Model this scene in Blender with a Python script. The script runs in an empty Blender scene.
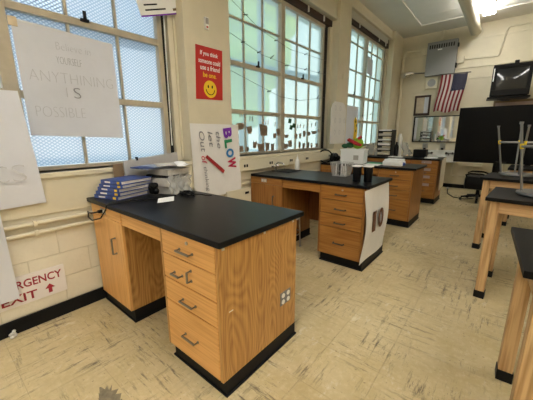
import bpy, bmesh, math, random
from mathutils import Vector, Matrix
random.seed(7)
sc = bpy.context.scene
col = sc.collection
# ------------------------------------------------------------------ camera
F_PX, PITCH, YAW, ROLL = 286.8, 0.2235, 0.6892, -0.0045
CAM = Vector((2.5577, -0.5877, 1.4033))
fw = Vector((-math.sin(YAW)*math.cos(PITCH), math.cos(YAW)*math.cos(PITCH), -math.sin(PITCH)))
rt = fw.cross(Vector((0, 0, 1))).normalized(); up = rt.cross(fw)
rt2 = rt*math.cos(ROLL)+up*math.sin(ROLL); up2 = up*math.cos(ROLL)-rt*math.sin(ROLL)
cd = bpy.data.cameras.new('camera'); cd.sensor_width = 36; cd.lens = 36*F_PX/533; cd.clip_start = .02
camo = bpy.data.objects.new('camera', cd); col.objects.link(camo)
M4 = Matrix((rt2, up2, -fw)).transposed().to_4x4(); M4.translation = CAM
camo.matrix_world = M4
sc.camera = camo
# ------------------------------------------------------------------ sky, exposure
SKY = 1.6
LAMP = 15.5
w = bpy.data.worlds.new('sky'); sc.world = w; w.use_nodes = True
bg = w.node_tree.nodes['Background']; bg.inputs[1].default_value = SKY
_n, _l = w.node_tree.nodes, w.node_tree.links
_t = _n.new('ShaderNodeTexCoord'); _s = _n.new('ShaderNodeSeparateXYZ'); _r = _n.new('ShaderNodeValToRGB')
_l.new(_t.outputs['Generated'], _s.inputs[0]); _l.new(_s.outputs['Z'], _r.inputs[0]); _l.new(_r.outputs[0], bg.inputs[0])
_r.color_ramp.elements[0].position = .06; _r.color_ramp.elements[0].color = (.98, 1.0, 1.0, 1)      # hazy horizon
_r.color_ramp.elements[1].position = .5; _r.color_ramp.elements[1].color = (.48, .72, 1.0, 1)     # clear blue higher up
sc.view_settings.view_transform = 'Standard'; sc.view_settings.look = 'None'
sc.view_settings.exposure = 1.12; sc.view_settings.gamma = 1; sc.view_settings.use_curve_mapping = False
sc.cycles.use_denoising = True
sc.cycles.max_bounces = 8; sc.cycles.diffuse_bounces = 5; sc.cycles.transparent_max_bounces = 12
sc.cycles.sample_clamp_indirect = 6

# ------------------------------------------------------------------ materials
MATS = {}
def nt(m): return m.node_tree.nodes, m.node_tree.links
def mat(name, c, rough=.6, metal=0., var=0., vscale=6., bump=0., bscale=60., spec=.5, rnd=0., emit=0., alpha=None):
    """plain principled with optional noise colour variation and fine bump"""
    m = bpy.data.materials.new(name); m.use_nodes = True; N, L = nt(m)
    b = N['Principled BSDF']
    b.inputs['Base Color'].default_value = (*c, 1); b.inputs['Roughness'].default_value = rough
    b.inputs['Metallic'].default_value = metal; b.inputs['Specular IOR Level'].default_value = spec
    if emit:
        b.inputs['Emission Color'].default_value = (*c, 1); b.inputs['Emission Strength'].default_value = emit
    if var or rnd:
        tc = N.new('ShaderNodeTexCoord'); nz = N.new('ShaderNodeTexNoise')
        nz.inputs['Scale'].default_value = vscale; nz.inputs['Detail'].default_value = 6; nz.inputs['Roughness'].default_value = .65
        L.new(tc.outputs['Object'], nz.inputs['Vector'])
        mr = N.new('ShaderNodeMapRange'); mr.inputs[1].default_value = .3; mr.inputs[2].default_value = .7
        mr.inputs[3].default_value = 1-var; mr.inputs[4].default_value = 1+var*.6
        L.new(nz.outputs[0], mr.inputs[0])
        fac = mr.outputs[0]
        if rnd:
            oi = N.new('ShaderNodeObjectInfo'); m2 = N.new('ShaderNodeMapRange')
            m2.inputs[3].default_value = 1-rnd; m2.inputs[4].default_value = 1+rnd
            L.new(oi.outputs['Random'], m2.inputs[0])
            mm = N.new('ShaderNodeMath'); mm.operation = 'MULTIPLY'
            L.new(mr.outputs[0], mm.inputs[0]); L.new(m2.outputs[0], mm.inputs[1]); fac = mm.outputs[0]
        mx = N.new('ShaderNodeVectorMath'); mx.operation = 'SCALE'; mx.inputs[0].default_value = c
        L.new(fac, mx.inputs['Scale']); L.new(mx.outputs[0], b.inputs['Base Color'])
    if bump:
        tc = N.new('ShaderNodeTexCoord'); nz = N.new('ShaderNodeTexNoise'); nz.inputs['Scale'].default_value = bscale
        nz.inputs['Detail'].default_value = 4
        L.new(tc.outputs['Object'], nz.inputs['Vector'])
        bp = N.new('ShaderNodeBump'); bp.inputs['Strength'].default_value = bump; bp.inputs['Distance'].default_value = .01
        L.new(nz.outputs[0], bp.inputs['Height']); L.new(bp.outputs[0], b.inputs['Normal'])
    if alpha is not None: b.inputs['Alpha'].default_value = alpha
    MATS[name] = m
    return m
def wood(name, light, dark, axis='z', ring=9., rough=.38, spec=.5, con=.5, st=.16):
    """oak: long grain along one axis, cathedral bands from distorted rings"""
    m = bpy.data.materials.new(name); m.use_nodes = True; N, L = nt(m); b = N['Principled BSDF']
    b.inputs['Roughness'].default_value = rough; b.inputs['Specular IOR Level'].default_value = spec
    tc = N.new('ShaderNodeTexCoord'); mp = N.new('ShaderNodeMapping')
    k = {'x': (st, 1, 1), 'y': (1, st, 1), 'z': (1, 1, st)}[axis]
    mp.inputs['Scale'].default_value = k
    oi = N.new('ShaderNodeObjectInfo'); cb = N.new('ShaderNodeCombineXYZ')
    ml = N.new('ShaderNodeMath'); ml.operation = 'MULTIPLY'; ml.inputs[1].default_value = 9.
    L.new(oi.outputs['Random'], ml.inputs[0])
    for i in range(3): L.new(ml.outputs[0], cb.inputs[i])
    L.new(cb.outputs[0], mp.inputs['Location'])
    L.new(tc.outputs['Object'], mp.inputs['Vector'])
    n1 = N.new('ShaderNodeTexNoise'); n1.inputs['Scale'].default_value = 3.4; n1.inputs['Detail'].default_value = 1.2; n1.inputs['Distortion'].default_value = .15
    L.new(mp.outputs[0], n1.inputs['Vector'])
    mu = N.new('ShaderNodeMath'); mu.operation = 'MULTIPLY'; mu.inputs[1].default_value = ring*2
    L.new(n1.outputs[0], mu.inputs[0])
    fr = N.new('ShaderNodeMath'); fr.operation = 'PINGPONG'; fr.inputs[1].default_value = .5
    L.new(mu.outputs[0], fr.inputs[0])
    n2 = N.new('ShaderNodeTexNoise'); n2.inputs['Scale'].default_value = 85; n2.inputs['Detail'].default_value = 3
    mp2 = N.new('ShaderNodeMapping'); k2 = {'x': (.03, 1, 1), 'y': (1, .03, 1), 'z': (1, 1, .03)}[axis]
    mp2.inputs['Scale'].default_value = k2
    L.new(tc.outputs['Object'], mp2.inputs['Vector']); L.new(mp2.outputs[0], n2.inputs['Vector'])
    ad = N.new('ShaderNodeMath'); ad.operation = 'MULTIPLY_ADD'; ad.inputs[1].default_value = con
    L.new(fr.outputs[0], ad.inputs[0]); L.new(n2.outputs[0], ad.inputs[2])
    rp = N.new('ShaderNodeValToRGB'); rp.color_ramp.elements[0].position = .36; rp.color_ramp.elements[1].position = .36+con*.5+.18
    rp.color_ramp.elements[0].color = (*dark, 1); rp.color_ramp.elements[1].color = (*light, 1)
    L.new(ad.outputs[0], rp.inputs[0]); L.new(rp.outputs[0], b.inputs['Base Color'])
    MATS[name] = m; return m
WALLC = (.68, .615, .46)
mat('wall_paint', WALLC, .55, var=.07, vscale=2.5, bump=.12, bscale=45)
mat('block_paint', (.75, .70, .57), .5, var=.06, vscale=5, bump=.5, bscale=40)
mat('mortar', (.64, .59, .46), .7)
mat('trim_paint', (.69, .63, .48), .45, var=.06, vscale=4)
mat('frame_backlit', (.47, .41, .305), .5, var=.12, vscale=9)  # tan darkened in colour because the frames stand backlit
mat('ceiling_paint', (.88, .86, .81), .8, var=.05, vscale=1.2)
mat('soffit_paint', (.78, .75, .68), .8, var=.06, vscale=1.2)
mat('pipe_paint', (.66, .61, .48), .5)
mat('black_rubber', (.007, .007, .008), .5, var=.2, vscale=20, spec=.18)
mat('gap_black', (.008, .008, .008), .8)
mat('epoxy', (.0075, .008, .009), .34, var=.3, vscale=14, spec=.16)
mat('epoxy_table', (.007, .0065, .006), .45, var=.3, vscale=10, spec=.10)
mat('steel', (.55, .54, .51), .3, 1.)
mat('pull_metal', (.26, .25, .23), .35, .9)
mat('dull_steel', (.22, .22, .22), .42, .7)
mat('chrome', (.75, .75, .75), .15, 1.)
mat('dark_metal', (.10, .09, .08), .4, .7)
mat('white_plastic', (.80, .79, .75), .45)
mat('ivory_plastic', (.74, .68, .52), .5)
mat('black_plastic', (.006, .006, .0065), .45, spec=.2)
mat('black_screen', (.004, .004, .005), .3, spec=.12)
mat('dark_glass', (.02, .022, .024), .08)
mat('paper', (.76, .77, .82), .85, var=.04, vscale=4, bump=.25, bscale=5)
mat('banner_paper', (.79, .775, .755), .85, var=.05, vscale=5, bump=.2, bscale=6)
mat('paper_white', (.86, .86, .85), .8)
mat('cream_paper', (.78, .72, .58), .8)
mat('pencil', (.56, .56, .59), .9)
mat('pencil_dark', (.28, .28, .30), .9)
mat('ink', (.012, .012, .013), .8, spec=.2)
mat('pen_grey', (.2, .2, .2), .6)
mat('red_sign', (.50, .022, .016), .5)
mat('dark_red', (.36, .025, .03), .6)
mat('sign_white', (.80, .76, .74), .5)
mat('sign_red', (.32, .012, .03), .5)
mat('yellow', (.85, .56, .02), .5)
mat('purple', (.20, .03, .42), .7)
mat('green_paper', (.02, .28, .12), .7)
mat('blue_paper', (.03, .22, .52), .7)
mat('pink_red', (.55, .02, .08), .7)
mat('brown_paper', (.42, .30, .21), .85, var=.3, vscale=30)
mat('leopard', (.16, .07, .035), .85, var=.6, vscale=60)
mat('book_blue', (.035, .085, .36), .35, var=.45, vscale=22)
mat('book_cover_pale', (.45, .50, .66), .4, var=.3, vscale=18)
mat('pages', (.62, .59, .55), .85, var=.12, vscale=60)
mat('grey_board', (.42, .41, .40), .7, var=.06)
mat('brown_card', (.20, .135, .075), .8)
mat('grey_folder', (.38, .36, .33), .6, var=.1)
mat('clear_bag', (.75, .76, .74), .25, alpha=.35)
mat('flag_red', (.20, .010, .016), .8)
mat('flag_white', (.55, .48, .45), .8)
mat('flag_blue', (.008, .010, .04), .8)
mat('panel_grey', (.27, .27, .265), .6)
mat('sink_white', (.78, .77, .72), .25)
mat('plush_green', (.26, .46, .03), .9, bump=.4, bscale=60)
mat('plush_dark', (.02, .09, .035), .9, bump=.4, bscale=60)
mat('ribbon_red', (.42, .015, .02), .7)
mat('pinkish', (.42, .33, .30), .7)
mat('map_paper', (.50, .42, .31), .8, var=.12, vscale=10)
mat('yellow_tape', (.80, .58, .03), .6)
mat('tape', (.62, .50, .33), .5)
mat('dust_white', (.72, .72, .70), .9)
mat('dark_stain', (.24, .20, .13), .8, var=.4, vscale=25)
mat('ground', (.62, .62, .60), .9)
mat('leaves', (.60, .72, .05), .9, var=.3, vscale=1.5)
mat('bark', (.16, .11, .07), .9)
mat('outside_metal', (.12, .18, .25), .6)
mat('outside_wall', (.62, .64, .63), .9)
mat('blind', (.70, .68, .60), .6)
mat('dark_wood', (.045, .022, .014), .6)
mat('mirror', (.82, .83, .82), .04, 1.)
mat('lamp_glow', (1., .975, .92), .5, emit=LAMP)
mat('lamp_body', (.75, .74, .70), .5)
mat('wire', (.55, .55, .54), .4, .6)
wood('oak_front_lit', (.76, .42, .145), (.60, .30, .085), 'x', 4, con=.25)  # lighter than the end panel: stronger light on the fronts put in colour
wood('oak_door_lit', (.76, .425, .15), (.60, .305, .09), 'z', 4, con=.25)  # door oak lightened for the same front light
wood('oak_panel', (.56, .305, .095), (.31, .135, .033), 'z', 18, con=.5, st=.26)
wood('oak_dim', (.42, .195, .046), (.27, .105, .02), 'x', 5, con=.4)  # far desks' oak, colour darkened for the dimmer light there
wood('oak_dim_panel', (.36, .16, .038), (.22, .08, .016), 'z', 6, con=.4)  # upright-grain version of the oak darkened for dim light
wood('oak_shade', (.24, .088, .024), (.15, .05, .012), 'z', 5, con=.4)  # darkened oak: shade of drawer gaps and kneehole put in colour
wood('oak_pale', (.60, .395, .195), (.38, .215, .085), 'z', 7, .5, con=.4)
wood('oak_pale_x', (.57, .365, .18), (.40, .23, .095), 'x', 5, .5, con=.4)

def translucent(name, f):
    m = MATS[name]; N, L = nt(m); b = N['Principled BSDF']; tl = N.new('ShaderNodeBsdfTranslucent'); mx = N.new('ShaderNodeMixShader'); mx.inputs[0].default_value = f
    if b.inputs['Base Color'].links: L.new(b.inputs['Base Color'].links[0].from_socket, tl.inputs[0])
    else: tl.inputs[0].default_value = b.inputs['Base Color'].default_value
    L.new(b.outputs[0], mx.inputs[1]); L.new(tl.outputs[0], mx.inputs[2]); L.new(mx.outputs[0], N['Material Output'].inputs['Surface'])
translucent('brown_paper', .5); translucent('paper', .18)
def floor_mat():
    m = bpy.data.materials.new('vinyl_tile'); m.use_nodes = True; N, L = nt(m); b = N['Principled BSDF']
    geo = N.new('ShaderNodeNewGeometry'); oi = N.new('ShaderNodeObjectInfo')
    def noise(s, d, r, scale3=(1, 1, 1)):
        mp = N.new('ShaderNodeMapping'); mp.inputs['Scale'].default_value = scale3
        L.new(geo.outputs['Position'], mp.inputs['Vector'])
        n = N.new('ShaderNodeTexNoise'); n.inputs['Scale'].default_value = s; n.inputs['Detail'].default_value = d; n.inputs['Roughness'].default_value = r
        L.new(mp.outputs[0], n.inputs['Vector']); return n.outputs[0]
    def rng(v, a, b_, c, d):
        r = N.new('ShaderNodeMapRange'); r.inputs[1].default_value = a; r.inputs[2].default_value = b_; r.inputs[3].default_value = c; r.inputs[4].default_value = d
        L.new(v, r.inputs[0]); return r.outputs[0]
    def mix(fac, c1, c2):
        x = N.new('ShaderNodeMix'); x.data_type = 'RGBA'; L.new(fac, x.inputs[0])
        for sock, c in ((x.inputs[6], c1), (x.inputs[7], c2)):
            if isinstance(c, tuple): sock.default_value = (*c, 1)
            else: L.new(c, sock)
        return x.outputs[2]
    def mul(a, b_):
        x = N.new('ShaderNodeMath'); x.operation = 'MULTIPLY'; L.new(a, x.inputs[0]); L.new(b_, x.inputs[1]); return x.outputs[0]
    big = noise(1.1, 5, .6)
    base = mix(rng(big, .35, .65, 0, 1), (.48, .375, .185), (.66, .545, .315))
    mid = noise(5, 8, .7)
    base = mix(rng(mid, .42, .75, 0, .7), base, (.66, .56, .36))
    fine = noise(26, 9, .75)
    base = mix(rng(fine, .40, .60, .13, 0), base, (.27, .20, .10))
    base = mix(rng(fine, .52, .72, 0, .28), base, (.80, .73, .55))
    tile = rng(oi.outputs['Random'], 0, 1, 0, .16)
    base = mix(tile, base, (.55, .44, .25))
    # long scuffs and cracks, in both directions of the tiles, in patches
    patch = rng(noise(2.3, 3, .5), .45, .60, .08, 1)
    patch2 = rng(noise(2.1, 3, .5, (-1, 1, 1.7)), .45, .60, .06, 1)
    s1 = rng(noise(14, 7, .78, (2.0, .26, 1)), .53, .63, 0, .9)
    s2 = rng(noise(15, 7, .78, (.26, 2.0, 1)), .53, .63, 0, .9)
    sp = rng(noise(42, 3, .6), .66, .71, 0, .85)
    base = mix(mul(s1, patch), base, (.13, .10, .07))
    base = mix(mul(s2, patch2), base, (.12, .09, .065))
    base = mix(sp, base, (.24, .18, .11))
    wh = rng(noise(9, 6, .7, (1, .5, 1)), .60, .70, 0, .55)
    base = mix(wh, base, (.78, .73, .60))
    L.new(base, b.inputs['Base Color'])
    L.new(rng(mid, .3, .7, .38, .62), b.inputs['Roughness']); b.inputs['Specular IOR Level'].default_value = .35
    bp = N.new('ShaderNodeBump'); bp.inputs['Strength'].default_value = .15; bp.inputs['Distance'].default_value = .004
    L.new(mid, bp.inputs['Height']); L.new(bp.outputs[0], b.inputs['Normal'])
    MATS['vinyl_tile'] = m
floor_mat()
mat('tile_joint', (.47, .38, .21), .8)

def pane_mat(name, tint, trans_c, fac, wire=False):
    """obscure glass: lets light through, partly diffusing it; optional cast-in diamond wire"""
    m = bpy.data.materials.new(name); m.use_nodes = True; N, L = nt(m)
    N.remove(N['Principled BSDF']); out = N['Material Output']
    tr = N.new('ShaderNodeBsdfTransparent'); tr.inputs[0].default_value = (*tint, 1)
    tl = N.new('ShaderNodeBsdfTranslucent'); tl.inputs[0].default_value = (*trans_c, 1)
    gl = N.new('ShaderNodeBsdfGlossy'); gl.inputs['Roughness'].default_value = .25
    mx = N.new('ShaderNodeMixShader'); mx.inputs[0].default_value = fac
    L.new(tr.outputs[0], mx.inputs[1]); L.new(tl.outputs[0], mx.inputs[2])
    m2 = N.new('ShaderNodeMixShader'); m2.inputs[0].default_value = .04
    L.new(mx.outputs[0], m2.inputs[1]); L.new(gl.outputs[0], m2.inputs[2])
    fin = m2.outputs[0]
    tc = N.new('ShaderNodeTexCoord')
    if wire:
        def lines(ang):
            mp = N.new('ShaderNodeMapping'); mp.inputs['Rotation'].default_value = (ang, 0, 0)
            L.new(tc.outputs['Object'], mp.inputs['Vector'])
            wv = N.new('ShaderNodeTexWave'); wv.bands_direction = 'Y'; wv.inputs['Scale'].default_value = 15; wv.inputs['Distortion'].default_value = .25
            wv.inputs['Detail'].default_value = 1
            L.new(mp.outputs[0], wv.inputs['Vector'])
            r = N.new('ShaderNodeMapRange'); r.inputs[1].default_value = .55; r.inputs[2].default_value = .9; r.inputs[3].default_value = 0; r.inputs[4].default_value = .75
            L.new(wv.outputs['Fac'], r.inputs[0]); return r.outputs[0]
        a = N.new('ShaderNodeMath'); a.operation = 'MAXIMUM'
        L.new(lines(.95), a.inputs[0]); L.new(lines(-.95), a.inputs[1])
        df = N.new('ShaderNodeBsdfDiffuse'); df.inputs[0].default_value = (.16, .21, .27, 1)
        m3 = N.new('ShaderNodeMixShader'); L.new(a.outputs[0], m3.inputs[0]); L.new(fin, m3.inputs[1]); L.new(df.outputs[0], m3.inputs[2])
        fin = m3.outputs[0]
    L.new(fin, out.inputs['Surface']); MATS[name] = m
pane_mat('wired_glass', (.86, .885, .89), (.84, .87, .89), .45, True)
pane_mat('obscure_glass', (.66, .70, .65), (.56, .61, .58), .42)

# ------------------------------------------------------------------ mesh helpers
class MB:
    def __init__(s): s.v = []; s.f = []; s.mi = []; s.cur = 0
    def add(s, vs, fs):
        o = len(s.v); s.v += [tuple(v) for v in vs]
        for f in fs: s.f.append(tuple(i+o for i in f)); s.mi.append(s.cur)
        return s
    def box(s, x0, x1, y0, y1, z0, z1, b=0.):
        if b <= 0:
            vs = [(x, y, z) for x in (x0, x1) for y in (y0, y1) for z in (z0, z1)]
            return s.add(vs, [(0, 1, 3, 2), (4, 6, 7, 5), (0, 4, 5, 1), (2, 3, 7, 6), (0, 2, 6, 4), (1, 5, 7, 3)])
        bm = bmesh.new(); bmesh.ops.create_cube(bm, size=1)
        for v in bm.verts:
            v.co = Vector(((x0+x1)/2+v.co.x*(x1-x0), (y0+y1)/2+v.co.y*(y1-y0), (z0+z1)/2+v.co.z*(z1-z0)))
        bmesh.ops.bevel(bm, geom=bm.edges[:], offset=b, segments=2, affect='EDGES', profile=.6)
        bm.verts.index_update()
        s.add([v.co[:] for v in bm.verts], [[v.index for v in f.verts] for f in bm.faces]); bm.free(); return s
    def tube(s, pts, r, n=8, cap=True):
        pts = [Vector(p) for p in pts]; rs = r if isinstance(r, (list, tuple)) else [r]*len(pts)
        vs = []; fs = []; prev = None
        for i, p in enumerate(pts):
            d = (pts[min(i+1, len(pts)-1)]-pts[max(i-1, 0)]).normalized()
            if prev is None:
                a = d.cross(Vector((0, 0, 1)));
                if a.length < .05: a = d.cross(Vector((1, 0, 0)))
            else: a = prev-d*prev.dot(d)
            a.normalize(); prev = a; b = d.cross(a)
            for k in range(n):
                t = 2*math.pi*k/n; vs.append(p+(a*math.cos(t)+b*math.sin(t))*rs[i])
        for i in range(len(pts)-1):
            for k in range(n):
                fs.append((i*n+k, i*n+(k+1) % n, (i+1)*n+(k+1) % n, (i+1)*n+k))
        if cap: fs += [tuple(range(n))[::-1], tuple(range((len(pts)-1)*n, len(pts)*n))]
        return s.add(vs, fs)
    def cyl(s, c, r, h, axis='z', n=20, r2=None):
        d = {'x': Vector((1, 0, 0)), 'y': Vector((0, 1, 0)), 'z': Vector((0, 0, 1))}[axis]; c = Vector(c)
        return s.tube([c, c+d*h], [r, r if r2 is None else r2], n)
    def lathe(s, c, prof, n=24):
        vs = []; fs = []
        for (r, z) in prof:
            for k in range(n):
                t = 2*math.pi*k/n; vs.append((c[0]+r*math.cos(t), c[1]+r*math.sin(t), c[2]+z))
        for i in range(len(prof)-1):
            for k in range(n): fs.append((i*n+k, i*n+(k+1) % n, (i+1)*n+(k+1) % n, (i+1)*n+k))
        fs += [tuple(range(n))[::-1], tuple(range((len(prof)-1)*n, len(prof)*n))]
        return s.add(vs, fs)
    def prism(s, poly, o, u, v, t):
        """polygon (a,b) in plane o+a*u+b*v, thickness t along u x v"""
        o, u, v = Vector(o), Vector(u), Vector(v); n = u.cross(v).normalized(); k = len(poly)
        vs = [o+u*a+v*b for a, b in poly]+[o+u*a+v*b+n*t for a, b in poly]
        fs = [tuple(range(k))[::-1], tuple(range(k, 2*k))]+[(i, (i+1) % k, k+(i+1) % k, k+i) for i in range(k)]
        return s.add(vs, fs)
    def ball(s, c, r, n=14, m=10, sx=1, sy=1, sz=1):
        vs = []; fs = []
        for i in range(m+1):
            p = math.pi*i/m
            for k in range(n):
                t = 2*math.pi*k/n
                vs.append((c[0]+r*sx*math.sin(p)*math.cos(t), c[1]+r*sy*math.sin(p)*math.sin(t), c[2]+r*sz*math.cos(p)))
        for i in range(m):
            for k in range(n): fs.append((i*n+k, (i+1)*n+k, (i+1)*n+(k+1) % n, i*n+(k+1) % n))
        return s.add(vs, fs)
    def sheet(s, fn, nu, nv, t=.0006):
        """a thin sheet from fn(a,b)->point, with real thickness"""
        P = [[Vector(fn(i/nu, j/nv)) for j in range(nv+1)] for i in range(nu+1)]
        vs = []; fs = []; W = nv+1
        for sgn in (1, -1):
            for i in range(nu+1):
                for j in range(nv+1):
                    du = P[min(i+1, nu)][j]-P[max(i-1, 0)][j]; dv = P[i][min(j+1, nv)]-P[i][max(j-1, 0)]
                    vs.append(P[i][j]+du.cross(dv).normalized()*sgn*t/2)
        O = (nu+1)*W
        for i in range(nu):
            for j in range(nv):
                q = (i*W+j, (i+1)*W+j, (i+1)*W+j+1, i*W+j+1); fs.append(q); fs.append(tuple(k+O for k in q[::-1]))
        ring = [i*W for i in range(nu+1)]+[nu*W+j for j in range(1, nv+1)]+[i*W+nv for i in range(nu-1, -1, -1)]+[j for j in range(nv-1, 0, -1)]
        for a, b in zip(ring, ring[1:]+ring[:1]): fs.append((a, a+O, b+O, b))
        return s.add(vs, fs)
    def mesh(s, name, mats, off=(0, 0, 0), smooth=False):
        me = bpy.data.meshes.new(name); ox, oy, oz = off
        me.from_pydata([(x-ox, y-oy, z-oz) for x, y, z in s.v], [], s.f)
        mats = mats if isinstance(mats, (list, tuple)) else [mats]
        for m in mats: me.materials.append(MATS[m])
        if len(mats) > 1: me.polygons.foreach_set('material_index', s.mi)
        bm = bmesh.new(); bm.from_mesh(me); bmesh.ops.recalc_face_normals(bm, faces=bm.faces[:]); bm.to_mesh(me); bm.free()
        if smooth:
            me.polygons.foreach_set('use_smooth', [True]*len(me.polygons)); me.set_sharp_from_angle(angle=.7)
        me.update(); return me
ORI = {}
def tag(o, label=None, cat=None, group=None, kind=None):
    if label: o['label'] = label
    if cat: o['category'] = cat
    if group: o['group'] = group
    if kind: o['kind'] = kind
    return o
def thing(name, label, cat, loc=(0, 0, 0), rz=0., group=None, kind=None, local=False):
    o = bpy.data.objects.new(name, None); col.objects.link(o); o.location = loc; o.rotation_euler = (0, 0, rz); o.empty_display_size = .1
    ORI[o.name] = (0, 0, 0) if local else tuple(loc)
    return tag(o, label, cat, group, kind)
def part(name, mb, m, parent, label=None, smooth=False, kind=None):
    off = ORI[parent.name]; me = mb.mesh(name, m, off, smooth)
    o = bpy.data.objects.new(name, me); col.objects.link(o); o.parent = parent; ORI[o.name] = off
    if label: o['label'] = label
    if kind: o['kind'] = kind
    return o
def solo(name, mb, m, label, cat, group=None, kind=None, smooth=False):
    xs = [v[0] for v in mb.v]; ys = [v[1] for v in mb.v]; zs = [v[2] for v in mb.v]
    off = ((min(xs)+max(xs))/2, (min(ys)+max(ys))/2, min(zs))
    o = bpy.data.objects.new(name, mb.mesh(name, m, off, smooth)); col.objects.link(o); o.location = off; ORI[o.name] = off
    return tag(o, label, cat, group, kind)
def text_part(name, s, o, u, v, wdt, hgt, m, parent, t=.0012, off=None, shear=0.):
    """lettering as thin raised print, fitted to a width and a height"""
    cu = bpy.data.curves.new(name, 'FONT'); cu.body = s; cu.extrude = .02; cu.shear = shear; cu.resolution_u = 3
    if off: cu.offset = off
    ob = bpy.data.objects.new(name, cu); col.objects.link(ob); bpy.context.view_layer.update()
    me = bpy.data.meshes.new_from_object(ob.evaluated_get(bpy.context.evaluated_depsgraph_get()))
    bpy.data.objects.remove(ob)
    xs = [q.co.x for q in me.vertices]; ys = [q.co.y for q in me.vertices]
    o, u, v = Vector(o), Vector(u).normalized(), Vector(v).normalized(); n = u.cross(v)
    x0, x1, y0, y1 = min(xs), max(xs), min(ys), max(ys); org = Vector(ORI[parent.name])
    for q in me.vertices:
        a = (q.co.x-x0)/(x1-x0)*wdt; b = (q.co.y-y0)/(y1-y0)*hgt; c = (q.co.z/.04+.5)*t
        q.co = o+u*a+v*b+n*c-org
    me.materials.clear(); me.materials.append(MATS[m])
    p = bpy.data.objects.new(name, me); col.objects.link(p); p.parent = parent; ORI[p.name] = ORI[parent.name]
    return p
def inst(name, me, parent, loc, label=None):
    o = bpy.data.objects.new(name, me); col.objects.link(o); o.parent = parent; o.location = loc
    if label: o['label'] = label
    return o
def px(p):
    d = Vector(p)-CAM; z = d.dot(fw)
    if z < .05: return None
    return (266.5+F_PX*d.dot(rt2)/z, 200-F_PX*d.dot(up2)/z, z)

YB, YF, XR, ZC = 8.45, -4.85, 6.6, 4.15      # back wall, front wall, right wall, ceiling
# ------------------------------------------------------------------ floor
fl = thing('floor', 'worn yellow-beige vinyl tile floor', 'floor', kind='structure')
part('screed', MB().box(-.4, XR+.1, YF-.1, YB+.1, -.12, -.005), 'tile_joint', fl)
TS = .345; tj0 = (1.805, 1.31)
tile_me = MB().box(-TS/2+.0006, TS/2-.0006, -TS/2+.0006, TS/2-.0006, -.006, 0).mesh('tile', 'vinyl_tile')
cells = []
for i in range(-6, 16):
    for j in range(-19, 22):
        cx, cy = tj0[0]+(i+.5)*TS, tj0[1]+(j+.5)*TS
        if -TS/2 < cx < XR+TS/2 and YF-TS/2 < cy < YB+TS/2:
            vis = [q for q in (px((cx+a*TS/2, cy+b*TS/2, 0)) for a in (-1, 0, 1) for b in (-1, 0, 1)) if q and -8 < q[0] < 541 and -8 < q[1] < 408]
            hid = (cx < .5 and .3 < cy < .9) or (1.1 < cx < 1.5 and .3 < cy < .9)
            cells.append((min(q[2] for q in vis) if vis and not hid else 99, cx, cy))
cells.sort()
rest = MB()
for k, (d, cx, cy) in enumerate(cells):
    dz = random.uniform(-.0008, 0)
    if k < 300 and d < 98: inst('tile', tile_me, fl, (cx, cy, dz))
    else: rest.box(cx-TS/2+.0006, cx+TS/2-.0006, cy-TS/2+.0006, cy+TS/2-.0006, -.006, dz)
part('tile_field', rest, 'vinyl_tile', fl, kind='stuff')

# ------------------------------------------------------------------ window wall
PIL = [(-5.0, -4.66), (-2.03, -1.42), (1.27, 1.88), (4.57, 5.05), (7.66, YB)]
wl = thing('wall_left', 'cream painted window wall with pillars and block dado', 'wall', kind='structure')
b = MB().box(-.42, -.026, YF, YB, -.05, .835); part('backing', b, 'mortar', wl)
bl = MB().box(-.004, .0, -.197, .197, -.096, .096, 0)
blk = MB().box(-.03, -.02, -.1965, .1965, -.0965, .0965, .002).mesh('block', 'block_paint')
for r in range(4):
    zc = .01+r*.2 if r else .01
    for k in range(35):
        yc = -4.8+k*.4+(.2 if r % 2 else 0)
        if YF+.2 < yc < YB-.2 and r > 0: inst('block', blk, wl, (0, yc, zc))
part('dado_panel', MB().box(-.2, -.012, YF, YB, .835, 1.14, .004), 'wall_paint', wl)
for (a, c) in PIL:
    part('pillar', MB().box(-.42, 0., a, c, .84, 4.05, .006), 'wall_paint', wl)
    if c < YB: part('pillar_trim', MB().box(-.30, -.13, a-.022, a+.01, 1.16, 3.95, .004).box(-.30, -.22, a-.045, a, 1.16, 3.95, .004), 'trim_paint', wl)
    part('pillar_seam', MB().box(-.01, .004, a-.003, c+.003, 1.09, 1.10), 'trim_paint', wl)
for i in range(4):
    a, c = PIL[i][1], PIL[i+1][0]; zt = [3.4, 3.4, 3.42, 3.78][i]
    part('lintel', MB().box(-.42, -.06, a, c, zt, 4.05, .006), 'wall_paint', wl)
tag(solo('baseboard_left', MB().box(-.02, 0, YF, YB, 0, .105, .003), 'black_rubber', 'black rubber baseboard along the window wall', 'baseboard', kind='structure'))

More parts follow.
